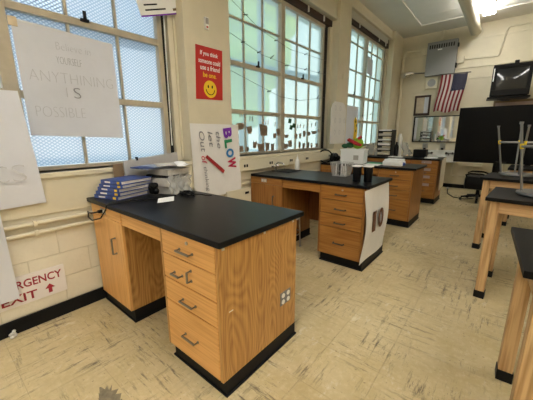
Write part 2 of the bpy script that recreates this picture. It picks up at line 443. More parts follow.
def window(idx, y0, mid, y1, rows, label, glass, top, val, brk=True, extra=None):
    X = -.225
    W = thing('window_%d' % idx, label, 'window', (X, mid, rows[0]), kind='structure')
    T = rows[-1]
    fr = MB()
    fr.box(X-.04, X+.04, y0-.05, y0, rows[0]-.05, T+.05, .004).box(X-.04, X+.04, y1, y1+.05, rows[0]-.05, T+.05, .004)
    fr.box(X-.04, X+.04, y0, y1, rows[0]-.05, rows[0], .004).box(X-.04, X+.045, y0-.05, y1+.05, T, T+.055, .004)
    part('frame', fr, 'frame_backlit', W)
    part('mullion', MB().box(X-.05, X+.055, mid-.045, mid+.045, rows[0]-.03, T+.02, .006), 'frame_backlit', W)
    cols = []
    for (a, c) in ((y0, mid-.045), (mid+.045, y1)):
        cols.append([a+(c-a)*k/3 for k in range(4)])
    for k in range(1, len(rows)-1):
        z = rows[k]; thick = k in (1, 2)
        for cc in cols:
            h = .026 if thick else .011
            part('transom' if thick else 'muntin', MB().box(X-.025, X+(.035 if thick else .018), cc[0], cc[3], z-h, z+h, .003), 'frame_backlit', W)
    for cc in cols:
        for y in cc[1:3]:
            part('muntin', MB().box(X-.02, X+.016, y-.010, y+.010, rows[0], T, .002), 'frame_backlit', W)
    for cc in cols:
        for k in range(3):
            for r in range(len(rows)-1):
                part('pane', MB().box(X-.012, X-.006, cc[k]+.004, cc[k+1]-.004, rows[r]+.004, rows[r+1]-.004), glass, W)
    # gap strips beside the frame (dark blind tracks), outer closure
    a, c = PIL[idx_p[idx]][1], PIL[idx_p[idx]+1][0]
    jb = {1: 1.195, 2: 4.50, 3: 7.60, 4: -2.06}[idx]
    part('blind_track', MB().box(X-.03, X+.03, y1+.05, jb, rows[0]-.06, T+.05), 'gap_black', W)
    part('jamb', MB().box(X-.05, X+.08, jb, c, rows[0]-.06, T+.05, .006), 'trim_paint', W)
    part('blind_track', MB().box(X-.03, X+.03, a, y0-.05, rows[0]-.06, T+.05), 'gap_black', W)
    part('sill', MB().box(-.30, .006, a-.0, c, 1.10, rows[0]-.03, .006), 'trim_paint', W)
    # blind box
    part('blind_box', MB().box(X-.03, X+.09, a, c, T+.055, T+val, .004), 'dark_wood', W)
    if idx == 3:
        for k in range(4): part('blind_slat', MB().box(X+.095, X+.135, y0, y1-.05, T+val-.03-k*.03, T+val-.012-k*.03), 'blind', W)
    part('head_rail', MB().box(X-.03, -.04, a, c, T+val, T+val+.05, .006), 'trim_paint', W)
    for y in ((y0+mid)/2, (mid+y1)/2, y1-.1):
        part('bracket', MB().box(X+.09, X+.11, y-.012, y+.012, T+.06, T+val, .003), 'white_plastic', W)
    part('closure', MB().box(-.42, X-.02, a, c, T+.05, T+val+.05), 'wall_paint', W)
    for y in ((y0+mid)/2+.02, (mid+y1)/2-.05):
        lt = MB().box(X+.035, X+.06, y-.03, y+.03, rows[2]+.01, rows[2]+.03, .003).box(X+.05, X+.065, y-.012, y+.012, rows[2]+.02, rows[2]+.085, .004)
        part('latch', lt, 'black_plastic', W)
    return W
idx_p = {4: 0, 1: 1, 2: 2, 3: 3}
R5 = [1.17, 1.70, 2.28, 2.80, 3.22]
window(1, -1.30, -.075, 1.10, R5, 'wired glass window nearest, behind the hand-lettered sheet', 'wired_glass', 3.4, .15)
window(2, 1.96, 3.13, 4.33, R5, 'greenish window with brown cutouts on its lower panes', 'obscure_glass', 3.4, .15)
window(3, 5.13, 6.34, 7.50, [1.17, 1.70, 2.23, 2.75, 3.28, 3.50], 'far narrow-looking window with raised blind near back wall', 'obscure_glass', 3.7, .25)
window(4, -4.6, -3.38, -2.15, R5, 'wired glass window further along the wall, out of view', 'wired_glass', 3.4, .15)

# ------------------------------------------------------------------ other walls, ceiling
wb = thing('wall_back', 'cream painted back wall', 'wall', kind='structure')
part('plaster', MB().box(-.42, XR+.2, YB, YB+.2, -.1, 4.4), 'wall_paint', wb)
part('ledge', MB().box(0, XR, YB-.012, YB, 3.62, 3.66, .004).box(0, .6, YB-.012, YB, 2.50, 2.53, .004), 'trim_paint', wb)
solo('wall_right', MB().box(XR, XR+.2, YF, YB, -.1, 4.4), 'wall_paint', 'cream painted right wall outside the view', 'wall', kind='structure')
solo('wall_front', MB().box(-.42, XR+.2, YF-.2, YF, -.1, 4.4), 'wall_paint', 'cream painted front wall outside the view', 'wall', kind='structure')
solo('baseboard_back', MB().box(0, XR, YB-.012, YB, 0, .10, .003), 'black_rubber', 'black rubber baseboard along the back wall', 'baseboard', kind='structure')
ce = thing('ceiling', 'off-white panelled ceiling with lower border soffit', 'ceiling', kind='structure')
part('soffit', MB().box(-.42, .575, YF, YB, 3.95, 4.3), 'soffit_paint', ce)
part('soffit', MB().box(.575, XR, 7.72, YB, 3.95, 4.3), 'soffit_paint', ce)
part('soffit_bead', MB().box(.565, .59, YF, 7.74, 3.942, 3.97, .003), 'soffit_paint', ce)
part('soffit_bead', MB().box(.60, XR, 7.71, 7.735, 3.942, 3.97, .003), 'soffit_paint', ce)
pw = 1.2
for i in range(5):
    for j in range(11):
        x0, y0 = .575+i*pw, YF+j*1.2
        if x0 < XR and y0 < 7.72:
            part('ceiling_panel', MB().box(x0+.006, min(x0+pw, XR)-.006, y0+.006, min(y0+1.2, 7.72)-.006, 3.965, 3.985), 'ceiling_paint', ce)
part('ceiling_deck', MB().box(.5, XR+.2, YF-.2, 7.8, 3.99, 4.3), 'gap_black', ce)
cp = solo('ceiling_pipe', MB().tube([(1.63, YF+.05, 3.78), (1.63, YB-.03, 3.78)], .112, 24).tube([(1.63, YB-.05, 3.78), (1.63, YB-.005, 3.78)], .135, 24), 'pipe_paint',
     'thick cream painted pipe running under the ceiling', 'pipe', smooth=True)
for k, (x, y) in enumerate([(1.9, 7.0), (4.6, 2.0), (1.9, .3), (1.9, -1.9), (1.9, -3.9), (4.6, -.6), (4.6, -2.8)]):  # all but the first are unseen, added mainly to light the near room
    lab = 'fluorescent ceiling light beside the cream pipe near back wall' if k == 0 else 'fluorescent ceiling light out of view, added to light the near room'
    t = thing('ceiling_light', lab, 'light', (x, y, 3.84), group='fluorescent ceiling lights')
    part('housing', MB().box(x-.11, x+.11, y-.62, y+.62, 3.915, 3.95, .004), 'lamp_body', t)
    part('diffuser', MB().box(x-.105, x+.105, y-.61, y+.61, 3.84, 3.915, .02), 'lamp_glow', t)
    for q in (-.45, .45): part('hanger', MB().cyl((x, y+q, 3.945), .008, .02, n=8), 'lamp_body', t)

# ------------------------------------------------------------------ outside
solo('pavement', MB().box(-40, -.45, -30, 40, -1.4, -1.2), 'ground', 'grey ground outside the windows', 'ground', kind='structure')
def tree(x, y, h, r, label):
    t = thing('tree', label, 'tree', (x, y, -1.2), group='trees outside the windows')
    part('trunk', MB().tube([(x, y, -1.2), (x+.1, y, h*.4), (x, y+.1, h*.75)], [.22, .16, .07]), 'bark', t)
    c = MB()
    for k in range(26):
        a = random.uniform(0, 6.28); q = random.uniform(0, r*.75); zz = h*.62+random.uniform(-.3, .38)*h
        c.ball((x+q*math.cos(a), y+q*math.sin(a), zz), random.uniform(.28, .5)*r, 10, 7)
    part('crown', c, 'leaves', t, smooth=True)
tree(-6.5, 8.8, 8.4, 2.4, 'green tree outside the middle window')
tree(-11, 13.3, 11, 3.4, 'green tree farther off outside the middle window')
solo('security_bar', MB().tube([(-.65, -2, 2.23), (-.65, 5.0, 2.52)], .06, 10), 'outside_metal', 'blurred bluish pipe outside behind the window panes', 'pipe', smooth=True)
solo('drain_pipe', MB().tube([(-.85, 3.42, -1.2), (-.85, 3.42, 4.0)], .06, 10), 'outside_metal', 'upright bluish pipe blurred behind the middle window', 'pipe', smooth=True)
# ------------------------------------------------------------------ lab desks
def pull(parent, x, y, z, wd=.135, vertical=False, m='pull_metal'):
    mb = MB(); h = wd/2; d = .028
    if vertical: P = [(x, y, z-h), (x, y-d, z-h), (x, y-d, z+h), (x, y, z+h)]
    else: P = [(x-h, y, z), (x-h, y-d, z), (x+h, y-d, z), (x+h, y, z)]
    mb.tube(P[:2], .0045, 6).tube([P[1], P[2]], .007, 6).tube(P[2:], .0045, 6)
    for q in (P[0], P[3]): mb.cyl((q[0], q[1]-.003, q[2]), .009, .004, 'y', 8)
    return part('handle', mb, m, parent, 'dark metal pull', True)
def base(t, x0, x1, y0, y1):
    mb = MB().box(x0, x1, y0, y1, 0, .10)
    o = .014
    mb.box(x0-o, x1+o, y0-o, y1+o, 0, .012, .004).box(x0-.004, x1+.004, y0-.004, y1+.004, .012, .10, .002)
    return part('kick_base', mb, 'black_rubber', t, 'black rubber base')
def outlet_plate(t, o, u, v, wdt, hgt, n=(2, 1), m='steel', face='white_plastic'):
    o, u, v = Vector(o), Vector(u), Vector(v); nn = u.cross(v)
    pl = part('outlet_plate', MB().prism([(0, 0), (wdt, 0), (wdt, hgt), (0, hgt)], o, u, v, .005), m, t, 'metal outlet plate')
    for i in range(n[0]):
        for j in range(n[1]):
            cx, cy = wdt*(i+.5)/n[0], hgt*(j+.5)/n[1]; ra, rb = min(wdt/n[0], hgt/n[1])*.36, min(wdt/n[0], hgt/n[1])*.36
            poly = [(cx+ra*math.cos(a*math.pi/6), cy+rb*math.sin(a*math.pi/6)) for a in range(12)]
            s = part('socket', MB().prism(poly, o+nn*.005, u, v, .003), face, pl)
    return pl
def desk(yf, label, xl, front, door, panel, loaded, depth=.735):
    t = thing('lab_desk', label, 'desk', (.8, yf+depth/2, 0), group='lab desks against the window wall')
    yc0, yc1 = yf+.035, yf+depth-.04
    top = part('worktop', MB().box(xl, 1.595, yf, yf+depth, .882, .914, .006), 'epoxy', t, 'black epoxy worktop')
    # left cabinet
    part('cabinet_body', MB().box(.03, .535, yc0, yc1, .10, .882), panel, t)
    part('cabinet_body', MB().box(1.06, 1.540, yc0, yc1, .10, .882), 'oak_shade', t)
    part('end_panel', MB().box(1.540, 1.562, yc0-.018, yc1, .10, .882, .002), panel, t, 'oak end panel with cathedral grain')
    part('stile', MB().box(1.046, 1.062, yc0-.018, yc1, .10, .882, .002), panel, t)
    yd = yc0-.019
    a = part('apron', MB().box(.032, .533, yd, yc0, .80, .880, .002), front, t)
    if loaded: outlet_plate(t, (.215, yd-.0, .822), (1, 0, 0), (0, 0, 1), .085, .042)
    d = part('door', MB().box(.032, .510, yd, yc0, .102, .796, .003), door, t)
    pull(d, .41, yd, .60, .12, True)
    part('stile', MB().box(.513, .537, yd, yc0, .102, .796, .002), door, t)
    kd = part('pencil_drawer', MB().box(.54, 1.044, yd+.006, yc0+.02, .785, .880, .002), front, t)
    part('drawer_box', MB().box(.56, 1.03, yc0+.02, yc1-.1, .80, .87), 'oak_shade', t)
    part('back_panel', MB().box(.535, 1.046, yc1-.03, yc1-.012, .24, .882), 'oak_shade', t)
    zs = [.103, .421, .428, .571, .578, .726, .733, .878]
    for k in range(4):
        z0, z1 = zs[2*k], zs[2*k+1]
        dr = part('drawer', MB().box(1.066, 1.537, yd, yc0, z0, z1, .004), front, t)
        zz = [.255, .482, .632, .79][k]
        if loaded == 1 and k == 2:
            pull(dr, 1.215, yd, .632, .075); pull(dr, 1.335, yd, .658, .06, True)
        else: pull(dr, 1.30, yd, zz, .115, m='pull_metal' if loaded == 1 else 'dark_metal')
        if k == 3: part('lock', MB().cyl((1.315, yd-.006, .842), .010, .008, 'y', 12), 'steel', dr, smooth=True)
    base(t, .03, .535, yf+.045, yc1); base(t, 1.075, 1.556, yf+.045, yc1)
    return t
d1 = desk(.235, 'nearest oak lab desk, stack of blue books on its black worktop', -.012, 'oak_front_lit', 'oak_door_lit', 'oak_panel', 1)
d2 = desk(2.142, 'oak lab desk with a 10 banner hanging over its end', .045, 'oak_dim', 'oak_dim_panel', 'oak_dim_panel', 2)
d3 = desk(3.99, 'third oak lab desk carrying the white box and papers', .045, 'oak_dim', 'oak_dim_panel', 'oak_dim_panel', 0, .76)
d4 = desk(5.98, 'farthest oak lab desk with white cards on its drawers', .045, 'oak_dim', 'oak_dim_panel', 'oak_dim_panel', 0, .74)
outlet_plate(d1, (1.562, .754, .312), (0, 1, 0), (0, 0, 1), .11, .09, (2, 2), 'pen_grey')
for y in (.285, .60, .885):
    part('clip', MB().box(1.562, 1.566, y-.008, y+.008, .855, .88, .001), 'white_plastic', d1)
part('scratch', MB().box(1.562, 1.5625, .31, .34, .50, .506), 'white_plastic', d1)
for z in (.80, .65, .50, .34):
    part('label_card', MB().box(1.26, 1.44, 5.993, 5.996, z+.02, z+.075), 'pinkish', d4, 'small white card')
# white banner with 10
bn = MB()
def bfn(a, c):
    z = .872-c*.76; y = 2.085+a*.72+(.02*math.sin(c*5)); x = 1.570+.028*math.sin(c*3.0)**2*(1-a*.4)+.006*math.sin(a*7+c*3)
    if c < .02: x = 1.570
    return (x+.004, y, z)
bn.sheet(bfn, 12, 16, .001)
bt = thing('paper_banner', 'white paper banner with leopard 10 hung on desk end', 'banner', (1.58, 2.44, .112))
part('sheet', bn, 'banner_paper', bt, smooth=True)
text_part('numeral', '1', (1.605, 2.28, .41), (0, 1, 0), (0, 0, 1), .10, .22, 'leopard', bt, off=.02)
text_part('numeral', '0', (1.605, 2.45, .41), (0, 1, 0), (0, 0, 1), .17, .22, 'leopard', bt, off=.03)
# ------------------------------------------------------------------ things on desk 1
def book(cx, cy, z, wx, dy, h, rz, cover, label, group, title=True, name='textbook', cat='book'):
    t = thing(name, label, cat, (cx, cy, z), rz, group, local=True)
    e = .0035
    part('pages', MB().box(-wx/2+.004, wx/2-.006, -dy/2+.006, dy/2-.006, e, h-e), 'pages', t)
    cov = MB().box(-wx/2, wx/2, -dy/2, dy/2, 0, e).box(-wx/2, wx/2, -dy/2, dy/2, h-e, h).box(-wx/2, wx/2, -dy/2, -dy/2+.005, 0, h)
    c = part('cover', cov, cover, t)
    if title:
        part('spine_label', MB().box(-wx*.30, -wx*.02, -dy/2-.0008, -dy/2, h*.3, h*.7), 'paper_white', c)
        part('spine_label', MB().box(wx*.30, wx*.42, -dy/2-.0008, -dy/2, h*.2, h*.8), 'yellow', c)
    return t
N5 = ['bottom blue textbook of the neat stack on nearest desk', 'second blue textbook from the bottom of the neat stack', 'middle blue textbook of the neat stack', 'fourth blue textbook from the bottom of the neat stack', 'top blue textbook of the neat stack, cover showing']
z = .9145
for k in range(5):
    h = [.03, .028, .03, .026, .03][k]
    book(.142+.008*k, .455+.010*k, z, .27-.008*k, .30, h, .26+[0, .03, -.04, .05, -.03][k], 'book_blue', N5[k], 'blue textbooks on the nearest desk'); z += h+.0005
N3 = ['lowest grey binder of the messy pile on nearest desk', 'thick pale binder in the middle of messy pile', 'thin dark folder in the messy pile', 'grey upper binder of the messy pile']
z = .9145
for k in range(4):
    h = [.065, .07, .024, .05][k]
    book(.262+.008*k, .80+.005*k, z, .29-.01*k, .24, h, .25+[.12, -.10, .18, -.14][k], ['grey_folder', 'pages', 'ink', 'grey_folder'][k], N3[k], 'binders in the messy pile', False, 'binder', 'binder'); z += h+.0005
book(.19, .70, z, .25, .22, .012, .1, 'book_cover_pale', 'pale blue open-faced magazine on top of messy pile', 'binders in the messy pile', False, 'magazine', 'magazine')
solo('loose_paper', MB().sheet(lambda a, c: (.27+.24*a+.05*c, .86+.10*c-.10*a, z+.040+.012*math.sin(a*4+c*3)), 8, 6, .0008), 'paper_white', 'crumpled white paper lying on the messy pile', 'paper', smooth=True)
for k in range(3):
    book(.20+.05*k, .70+.07*k, z+.0125+.007*k, .21, .27, .006, .5-.45*k, ['book_blue', 'book_cover_pale', 'pages'][k], ['thin blue magazine under the top of messy pile', 'pale glossy magazine near the top of messy pile', 'topmost pale pamphlet of the messy pile'][k], 'binders in the messy pile', False, 'magazine', 'magazine')
solo('flat_paper', MB().sheet(lambda a, c: (.46+.18*a+.03*c, .60+.12*c-.12*a, .9165+.004*abs(math.sin(a*4))), 6, 6, .0008), 'paper_white', 'white sheet lying flat between the two book stacks', 'paper', smooth=True)
def bag():
    m = MB(); 
    for k in range(9):
        m.ball((.362+.02*random.uniform(-1, 1), .610+.02*random.uniform(-1, 1), .946+.07*random.uniform(0, 1)), .028, 9, 6, 1, 1, .9)
    return m
solo('dark_bag', bag(), 'black_plastic', 'black crumpled bag wedged beside the blue books', 'bag', smooth=True)
def tangle(x0, y0):
    p = [(x0+.07*math.cos(i*.9)*(1+.3*math.sin(i*2.1)), y0+.04*math.sin(i*.9), .921+.012*(1+math.sin(i*1.3))) for i in range(34)]
    return MB().tube(p, .005, 6)
solo('plastic_wrap', MB().sheet(lambda a, c: (.452+.010*math.sin(a*21+c*5)+.01*c, .70+.22*a+.01*math.sin(c*13), .922+.15*c+.012*math.sin(a*17)), 22, 10, .001), 'clear_bag', 'crinkled clear plastic draped on front of messy pile', 'plastic', smooth=True)
solo('cable_tangle', tangle(.56, .80), 'black_plastic', 'black cable heap in front of the messy pile', 'cable', smooth=True)
solo('loose_cable', MB().tube([(.58, .84, .92), (.64, .88, .92), (.70, .88, .92), (.74, .91, .92)], .004, 6), 'black_plastic', 'short black cable end on the nearest worktop', 'cable', smooth=True)
lb = thing('grey_board', 'grey flat board leaning behind the messy pile', 'board', (.02, .82, .9145))
part('sheet', MB().prism([(.55, 0), (1.09, 0), (1.085, .325), (.545, .275)], (.034, 0, .9145), (0, 1, 0), (-.06, 0, 1), .010), 'grey_board', lb)
part('clip', MB().box(.012, .034, .66, .675, 1.185, 1.215), 'ink', lb)
solo('brown_card', MB().prism([(.455, 0), (.54, 0), (.54, .255), (.455, .25)], (.034, 0, .9145), (0, 1, 0), (-.06, 0, 1), .004), 'brown_card', 'small brown cardboard piece standing behind blue books', 'cardboard')
cd1 = thing('power_cord', 'black power cord plugged into the nearest desk apron', 'cord', (.26, .24, .84))
part('plug', MB().box(.238, .262, .215, .25, .832, .854, .004), 'black_plastic', cd1)
part('cable', MB().tube([(.25, .22, .842), (.22, .18, .835), (.13, .19, .825), (.09, .20, .822)], .006, 6).tube([(.13, .19, .825), (.18, .17, .80), (.28, .16, .795), (.36, .19, .82), (.385, .222, .88), (.385, .228, .905), (.385, .25, .921), (.42, .40, .921), (.50, .60, .921), (.52, .72, .921)], .005, 6), 'black_plastic', cd1, smooth=True)
# ------------------------------------------------------------------ things on desk 2
sk = thing('lab_sink', 'black sink with chrome tap at window end of banner desk', 'sink', (.22, 2.62, .914))
rim = MB()
for (a, b_, c, d) in ((.10, .40, 2.50, 2.515), (.10, .40, 2.785, 2.80), (.10, .115, 2.515, 2.785), (.385, .40, 2.515, 2.785)): rim.box(a, b_, c, d, .9145, .922, .003)
part('rim', rim, 'black_rubber', sk); part('basin', MB().box(.115, .385, 2.515, 2.785, .9142, .916), 'gap_black', sk)
part('tap', MB().cyl((.12, 2.56, .92), .022, .05).cyl((.12, 2.56, .97), .012, .05, r2=.010).tube([(.12, 2.56, 1.0), (.16, 2.57, 1.03), (.22, 2.59, 1.03), (.25, 2.60, 1.0)], .010, 10), 'chrome', sk, 'chrome tap', True)
part('tap_handle', MB().tube([(.12, 2.50, .985), (.12, 2.62, .985)], .009, 8).ball((.12, 2.50, .985), .016).ball((.12, 2.62, .985), .016), 'chrome', sk, smooth=True)
sb = thing('soap_bottle', 'white soap bottle beside the black sink', 'bottle', (.30, 2.80, .9145))
part('body', MB().lathe((.29, 2.86, .9145), [(.030, 0), (.034, .01), (.034, .12), (.026, .145), (.012, .155)]), 'white_plastic', sb, smooth=True)
part('nozzle', MB().lathe((.29, 2.86, 1.0695), [(.013, 0), (.013, .02), (.005, .03), (.003, .065)]), 'white_plastic', sb, smooth=True)
kb = thing('wire_basket', 'grey wire mesh basket of pens on banner desk', 'basket', (1.06, 2.62, .9145))
m = MB(); bx0, by0 = 1.06, 2.66
def rct(s, z): return [(bx0-s, by0-s*.8, z), (bx0+s, by0-s*.8, z), (bx0+s, by0+s*.8, z), (bx0-s, by0+s*.8, z)]
for z_, s_ in ((.917, .085), (.98, .096), (1.075, .108)):
    r = rct(s_, z_); m.tube(r+[r[0]], .004 if z_ > 1.05 else .0022, 6)
for k in range(4):
    a0, a1 = rct(.085, .917)[k], rct(.085, .917)[(k+1) % 4]; c0, c1 = rct(.108, 1.075)[k], rct(.108, 1.075)[(k+1) % 4]
    for q in range(8):
        f = q/8; m.tube([[a0[i]+(a1[i]-a0[i])*f for i in range(3)], [c0[i]+(c1[i]-c0[i])*f for i in range(3)]], .0032, 4)
part('mesh', m, 'wire', kb); part('liner', MB().prism([(-.08, -.064), (.08, -.064), (.08, .064), (-.08, .064)], (bx0, by0, .916), (1, 0, 0), (0, 1, 0), .003), 'wire', kb)
for k in range(9):
    x, y = bx0-.05+.05*(k % 3), by0-.04+.04*(k//3)
    dx, dy = .012*math.sin(k*2.3), .010*math.cos(k*1.7)
    solo('marker_pen', MB().tube([(x-dx, y-dy, .922), (x+dx*.6, y+dy*.6, 1.06+.03*math.sin(k*5.1))], .008, 8), ['paper_white', 'ink', 'white_plastic', 'dull_steel', 'paper_white'][k % 5],
         'slim %s marker standing in the wire mesh basket' % ['white', 'black', 'ivory white', 'grey', 'white'][k % 5], 'pen', 'markers in the wire basket', smooth=True)
for k, (cx, cy) in enumerate([(1.37, 2.37), (1.475, 2.41)]):
    c = thing('black_pot', ['left black pot with white paper on top, banner desk', 'right black pot with white paper on top, banner desk'][k], 'pot', (cx, cy, .9145), group='black pots on the banner desk')
    part('body', MB().lathe((cx, cy, .9145), [(.038, 0), (.041, .004), (.047, .145), (.050, .147), (.050, .155), (.043, .155), (.042, .13)]), 'black_plastic', c, smooth=True)
    solo('folded_paper', MB().box(cx-.045, cx+.045, cy-.045, cy+.042, 1.0705, 1.085, .005), 'paper_white', 'folded white paper lying on '+['left', 'right'][k]+' black pot', 'paper')
# ------------------------------------------------------------------ things on desk 3
bxx = thing('white_box', 'large white cardboard box on third desk', 'box', (.53, 4.40, .9145))
part('body', MB().prism([(0, 0), (.42, 0), (.42, .235), (0, .235)], (.33, 4.17, .9145), (.93, .12, 0), (0, 0, 1), -.28), 'paper_white', bxx)
part('label', MB().prism([(.24, .06), (.33, .06), (.33, .14), (.24, .14)], (.33, 4.1685, .9145), (.93, .12, 0), (0, 0, 1), .001), 'grey_folder', bxx)
part('lid', MB().prism([(-.01, .215), (.43, .215), (.43, .24), (-.01, .24)], (.33, 4.163, .9145), (.93, .12, 0), (0, 0, 1), -.30), 'paper_white', bxx)
pt = thing('plush_toy', 'round lime green plush with dark red ribbon on white box', 'toy', (.50, 4.35, 1.155))
part('body', MB().ball((.56, 4.34, 1.25), .095, 18, 12), 'plush_green', pt, smooth=True)
part('leafy_collar', MB().ball((.44, 4.30, 1.222), .065, 14, 9, 1.2, 1, .75).ball((.36, 4.27, 1.206), .05, 12, 8, 1.3, 1, .8), 'plush_dark', pt, smooth=True)
part('ribbon', MB().tube([(.42, 4.24, 1.31), (.49, 4.22, 1.295), (.58, 4.225, 1.25), (.66, 4.26, 1.22)], [.022, .030, .032, .02], 8).tube([(.60, 4.23, 1.33), (.66, 4.25, 1.37)], .022, 8).ball((.45, 4.23, 1.31), .03), 'ribbon_red', pt, smooth=True)
pn = thing('fabric_bundle', 'white folded fabric bundle on right of third desk', 'bundle', (1.22, 4.26, .9145))
part('body', MB().box(1.06, 1.36, 4.14, 4.36, .9145, .995, .025).box(1.08, 1.34, 4.16, 4.38, .99, 1.02, .014), 'paper_white', pn, smooth=True)
part('blue_bundle', MB().ball((1.34, 4.22, .95), .04, 12, 8, 1.3, 1, .8), 'book_blue', pn, smooth=True)
solo('red_card', MB().box(1.22, 1.40, 4.06, 4.12, .9145, .920), 'brown_card', 'small reddish card in front of white bundle', 'card')
solo('paper_pad', MB().box(.78, 1.02, 4.06, 4.30, .9145, .922), 'paper_white', 'flat white paper pad between box and bundle', 'paper')
solo('green_folder', MB().box(.74, .98, 4.32, 4.55, .9145, .921), 'green_paper', 'flat green folder behind the paper pad', 'folder')
def bundle():
    m = MB()
    for k in range(12): m.ball((.20+random.uniform(-.05, .06), 4.18+random.uniform(-.06, .10), .962+random.uniform(0, .08)), .045, 9, 6)
    return m
solo('dark_bundle', bundle(), 'black_plastic', 'dark crumpled bundle at window end of third desk', 'bundle', smooth=True)
solo('hose_loop', MB().tube([(.10+.13*math.cos(a*.3), 4.04, 1.03+.11*math.sin(a*.3)) for a in range(-4, 17)], .012, 8), 'black_plastic', 'black hose loop at window end of third desk', 'hose', smooth=True)
# ------------------------------------------------------------------ things on desk 4
lt = thing('letter_tray', 'black tiered letter tray stuffed with papers on far desk', 'letter tray', (.45, 6.42, .9145))
tx0, tx1, ty0, ty1 = .27, .56, 6.20, 6.52
part('side', MB().box(tx0-.008, tx0, ty0, ty1, .9145, 1.50).box(tx1, tx1+.008, ty0, ty1, .9145, 1.50), 'black_plastic', lt)
for k in range(6):
    zz = .93+k*.105
    part('shelf', MB().box(tx0, tx1, ty0, ty1, zz, zz+.022), 'black_plastic', lt)
    if k < 6:
        solo('paper_stack', MB().box(tx0+.012, tx1-.015, ty0-.012, ty1-.02, zz+.0225, zz+.0225+[.05, .04, .055, .035, .05, .03][k], .002), ['cream_paper', 'pages', 'paper_white', 'paper_white', 'pages', 'paper_white'][k],
             'paper stack in the %s tier of the letter tray' % ['lowest', 'second lowest', 'third lowest', 'third highest', 'second highest', 'top'][k], 'paper', 'papers in the letter tray')
def rags(c, r, n, s):
    m = MB()
    for k in range(n): m.ball((c[0]+random.uniform(-1, 1)*r, c[1]+random.uniform(-1, 1)*r, c[2]+random.uniform(0, 2)*r), s*random.uniform(.6, 1), 8, 6)
    return m
solo('dark_bottle', MB().lathe((.66, 6.30, .9145), [(.045, 0), (.045, .22), (.02, .28), (.02, .32)]), 'black_plastic', 'black bottle beside the letter tray', 'bottle', smooth=True)
solo('spray_bottle', MB().lathe((.69, 6.42, .9145), [(.05, 0), (.05, .40), (.03, .46), (.02, .50)]), 'white_plastic', 'tall white bottle beside the letter tray', 'bottle', smooth=True)
solo('plastic_bag', MB().sheet(lambda a, c: (.76+.20*a+.02*math.sin(c*6), 6.40-.04*math.sin(a*9)+.03*math.sin(c*5), .945+c*(.32-.16*abs(a-.3)*2)+.02*math.sin(a*14)), 14, 10, .001), 'clear_bag', 'crumpled clear plastic bag beside letter tray', 'bag', smooth=True)
solo('clear_bag', MB().sheet(lambda a, c: (.04+.26*a, 6.15-.05*math.sin(a*9)+.03*math.sin(c*5), .945+c*(.28-.12*abs(a-.5)*2)+.02*math.sin(a*12)), 14, 10, .001), 'clear_bag', 'clear plastic wrap heap left of letter tray', 'bag', smooth=True)
solo('paper_sheet', MB().box(.58, .86, 6.02, 6.16, .9145, .93, .002), 'paper_white', 'white papers lying before the letter tray', 'paper')
solo('black_case', MB().box(1.01, 1.27, 6.30, 6.46, .9145, 1.08, .008), 'black_plastic', 'black upright case on the far desk', 'case')
solo('white_tray', MB().box(1.28, 1.50, 6.08, 6.28, .9145, .935, .004), 'paper_white', 'flat white tray at end of far desk', 'tray')
solo('hanging_towel', MB().sheet(lambda a, c: (1.612+.01*math.sin(a*9), 6.06+.46*a, .90-.62*c+.04*a), 8, 8, .004), 'cream_paper', 'cream towel hanging on end of far desk', 'towel', smooth=True)
# ------------------------------------------------------------------ stool under desk 2
def stool(name, label, loc, rz, flip, m='steel', top='white_plastic', H=.60, r0=.13, r1=.20, tape=False, n=4, group=None):
    t = thing(name, label, 'stool', loc, rz, group, local=True)
    s = (lambda z: H-z) if flip else (lambda z: z)
    sgn = -1 if flip else 1
    def ln(pts): return [(x, y, s(z)) for x, y, z in pts]
    mb = MB(); pr = [(.15, H-.03), (.175, H-.028), (.178, H-.012), (.165, H)]
    if flip: pr = [(r, H-z) for r, z in pr][::-1]
    part('seat', mb.lathe((0, 0, 0), pr), top, t, smooth=True)
    ringz = .20
    for k in range(n):
        a = 2*math.pi*k/n; c, d = math.cos(a), math.sin(a)
        lg = part('leg', MB().tube(ln([(r0*c, r0*d, H-.03), (r1*c, r1*d, 0.012)]), .010, 10), m, t, smooth=True)
        part('glide', MB().tube(ln([(r1*c, r1*d, .02), (r1*c, r1*d, 0)]), .0145, 10), m, lg, smooth=True)
        if tape:
            f = ringz/(H-.03); rr = r1+(r0-r1)*f
            part('yellow_tape', MB().tube(ln([(rr*c-.004*c, rr*d-.004*d, ringz+.022), (rr*c+.003*c, rr*d+.003*d, ringz-.022)]), .0135, 10), 'yellow_tape', lg, 'yellow tape wrap')
    f = ringz/(H-.03); rr = r1+(r0-r1)*f
    part('foot_ring', MB().tube([(rr*math.cos(a*math.pi/12), rr*math.sin(a*math.pi/12), s(ringz)) for a in range(25)], .009, 8, False), m, t, smooth=True)
    return t
stool('lab_stool', 'metal stool tucked in front of the banner desk kneehole', (.545, 2.24, 0), .75, False, H=.42, r0=.168, r1=.185)
# ------------------------------------------------------------------ tables on the right
def table(loc, rz, label, L_=1.40, D=.66, ins=.03):
    t = thing('lab_table', label, 'table', loc, rz, 'oak tables with black tops on the right', local=True)
    part('table_top', MB().box(-.0, L_, 0, D, .87, .90, .004), 'epoxy_table', t, 'black table top')
    for x in (ins, L_-.10):
        for y in (.03, D-.10):
            lg = part('leg', MB().box(x, x+.066, y, y+.066, .0, .87, .003), 'oak_pale', t)
            part('boot', MB().box(x-.005, x+.071, y-.005, y+.071, 0, .065, .003), 'black_rubber', lg, 'black rubber boot')
    for y in (.045, D-.07):
        part('apron', MB().box(.096, L_-.10, y, y+.022, .77, .87, .002), 'oak_pale_x', t)
    for x in (.05, L_-.075):
        part('apron', MB().box(x, x+.022, .096, D-.10, .77, .87, .002), 'oak_pale_x', t)
    return t
table((2.674, .795, 0), .05, 'nearest oak table with black top at right edge', ins=.052)
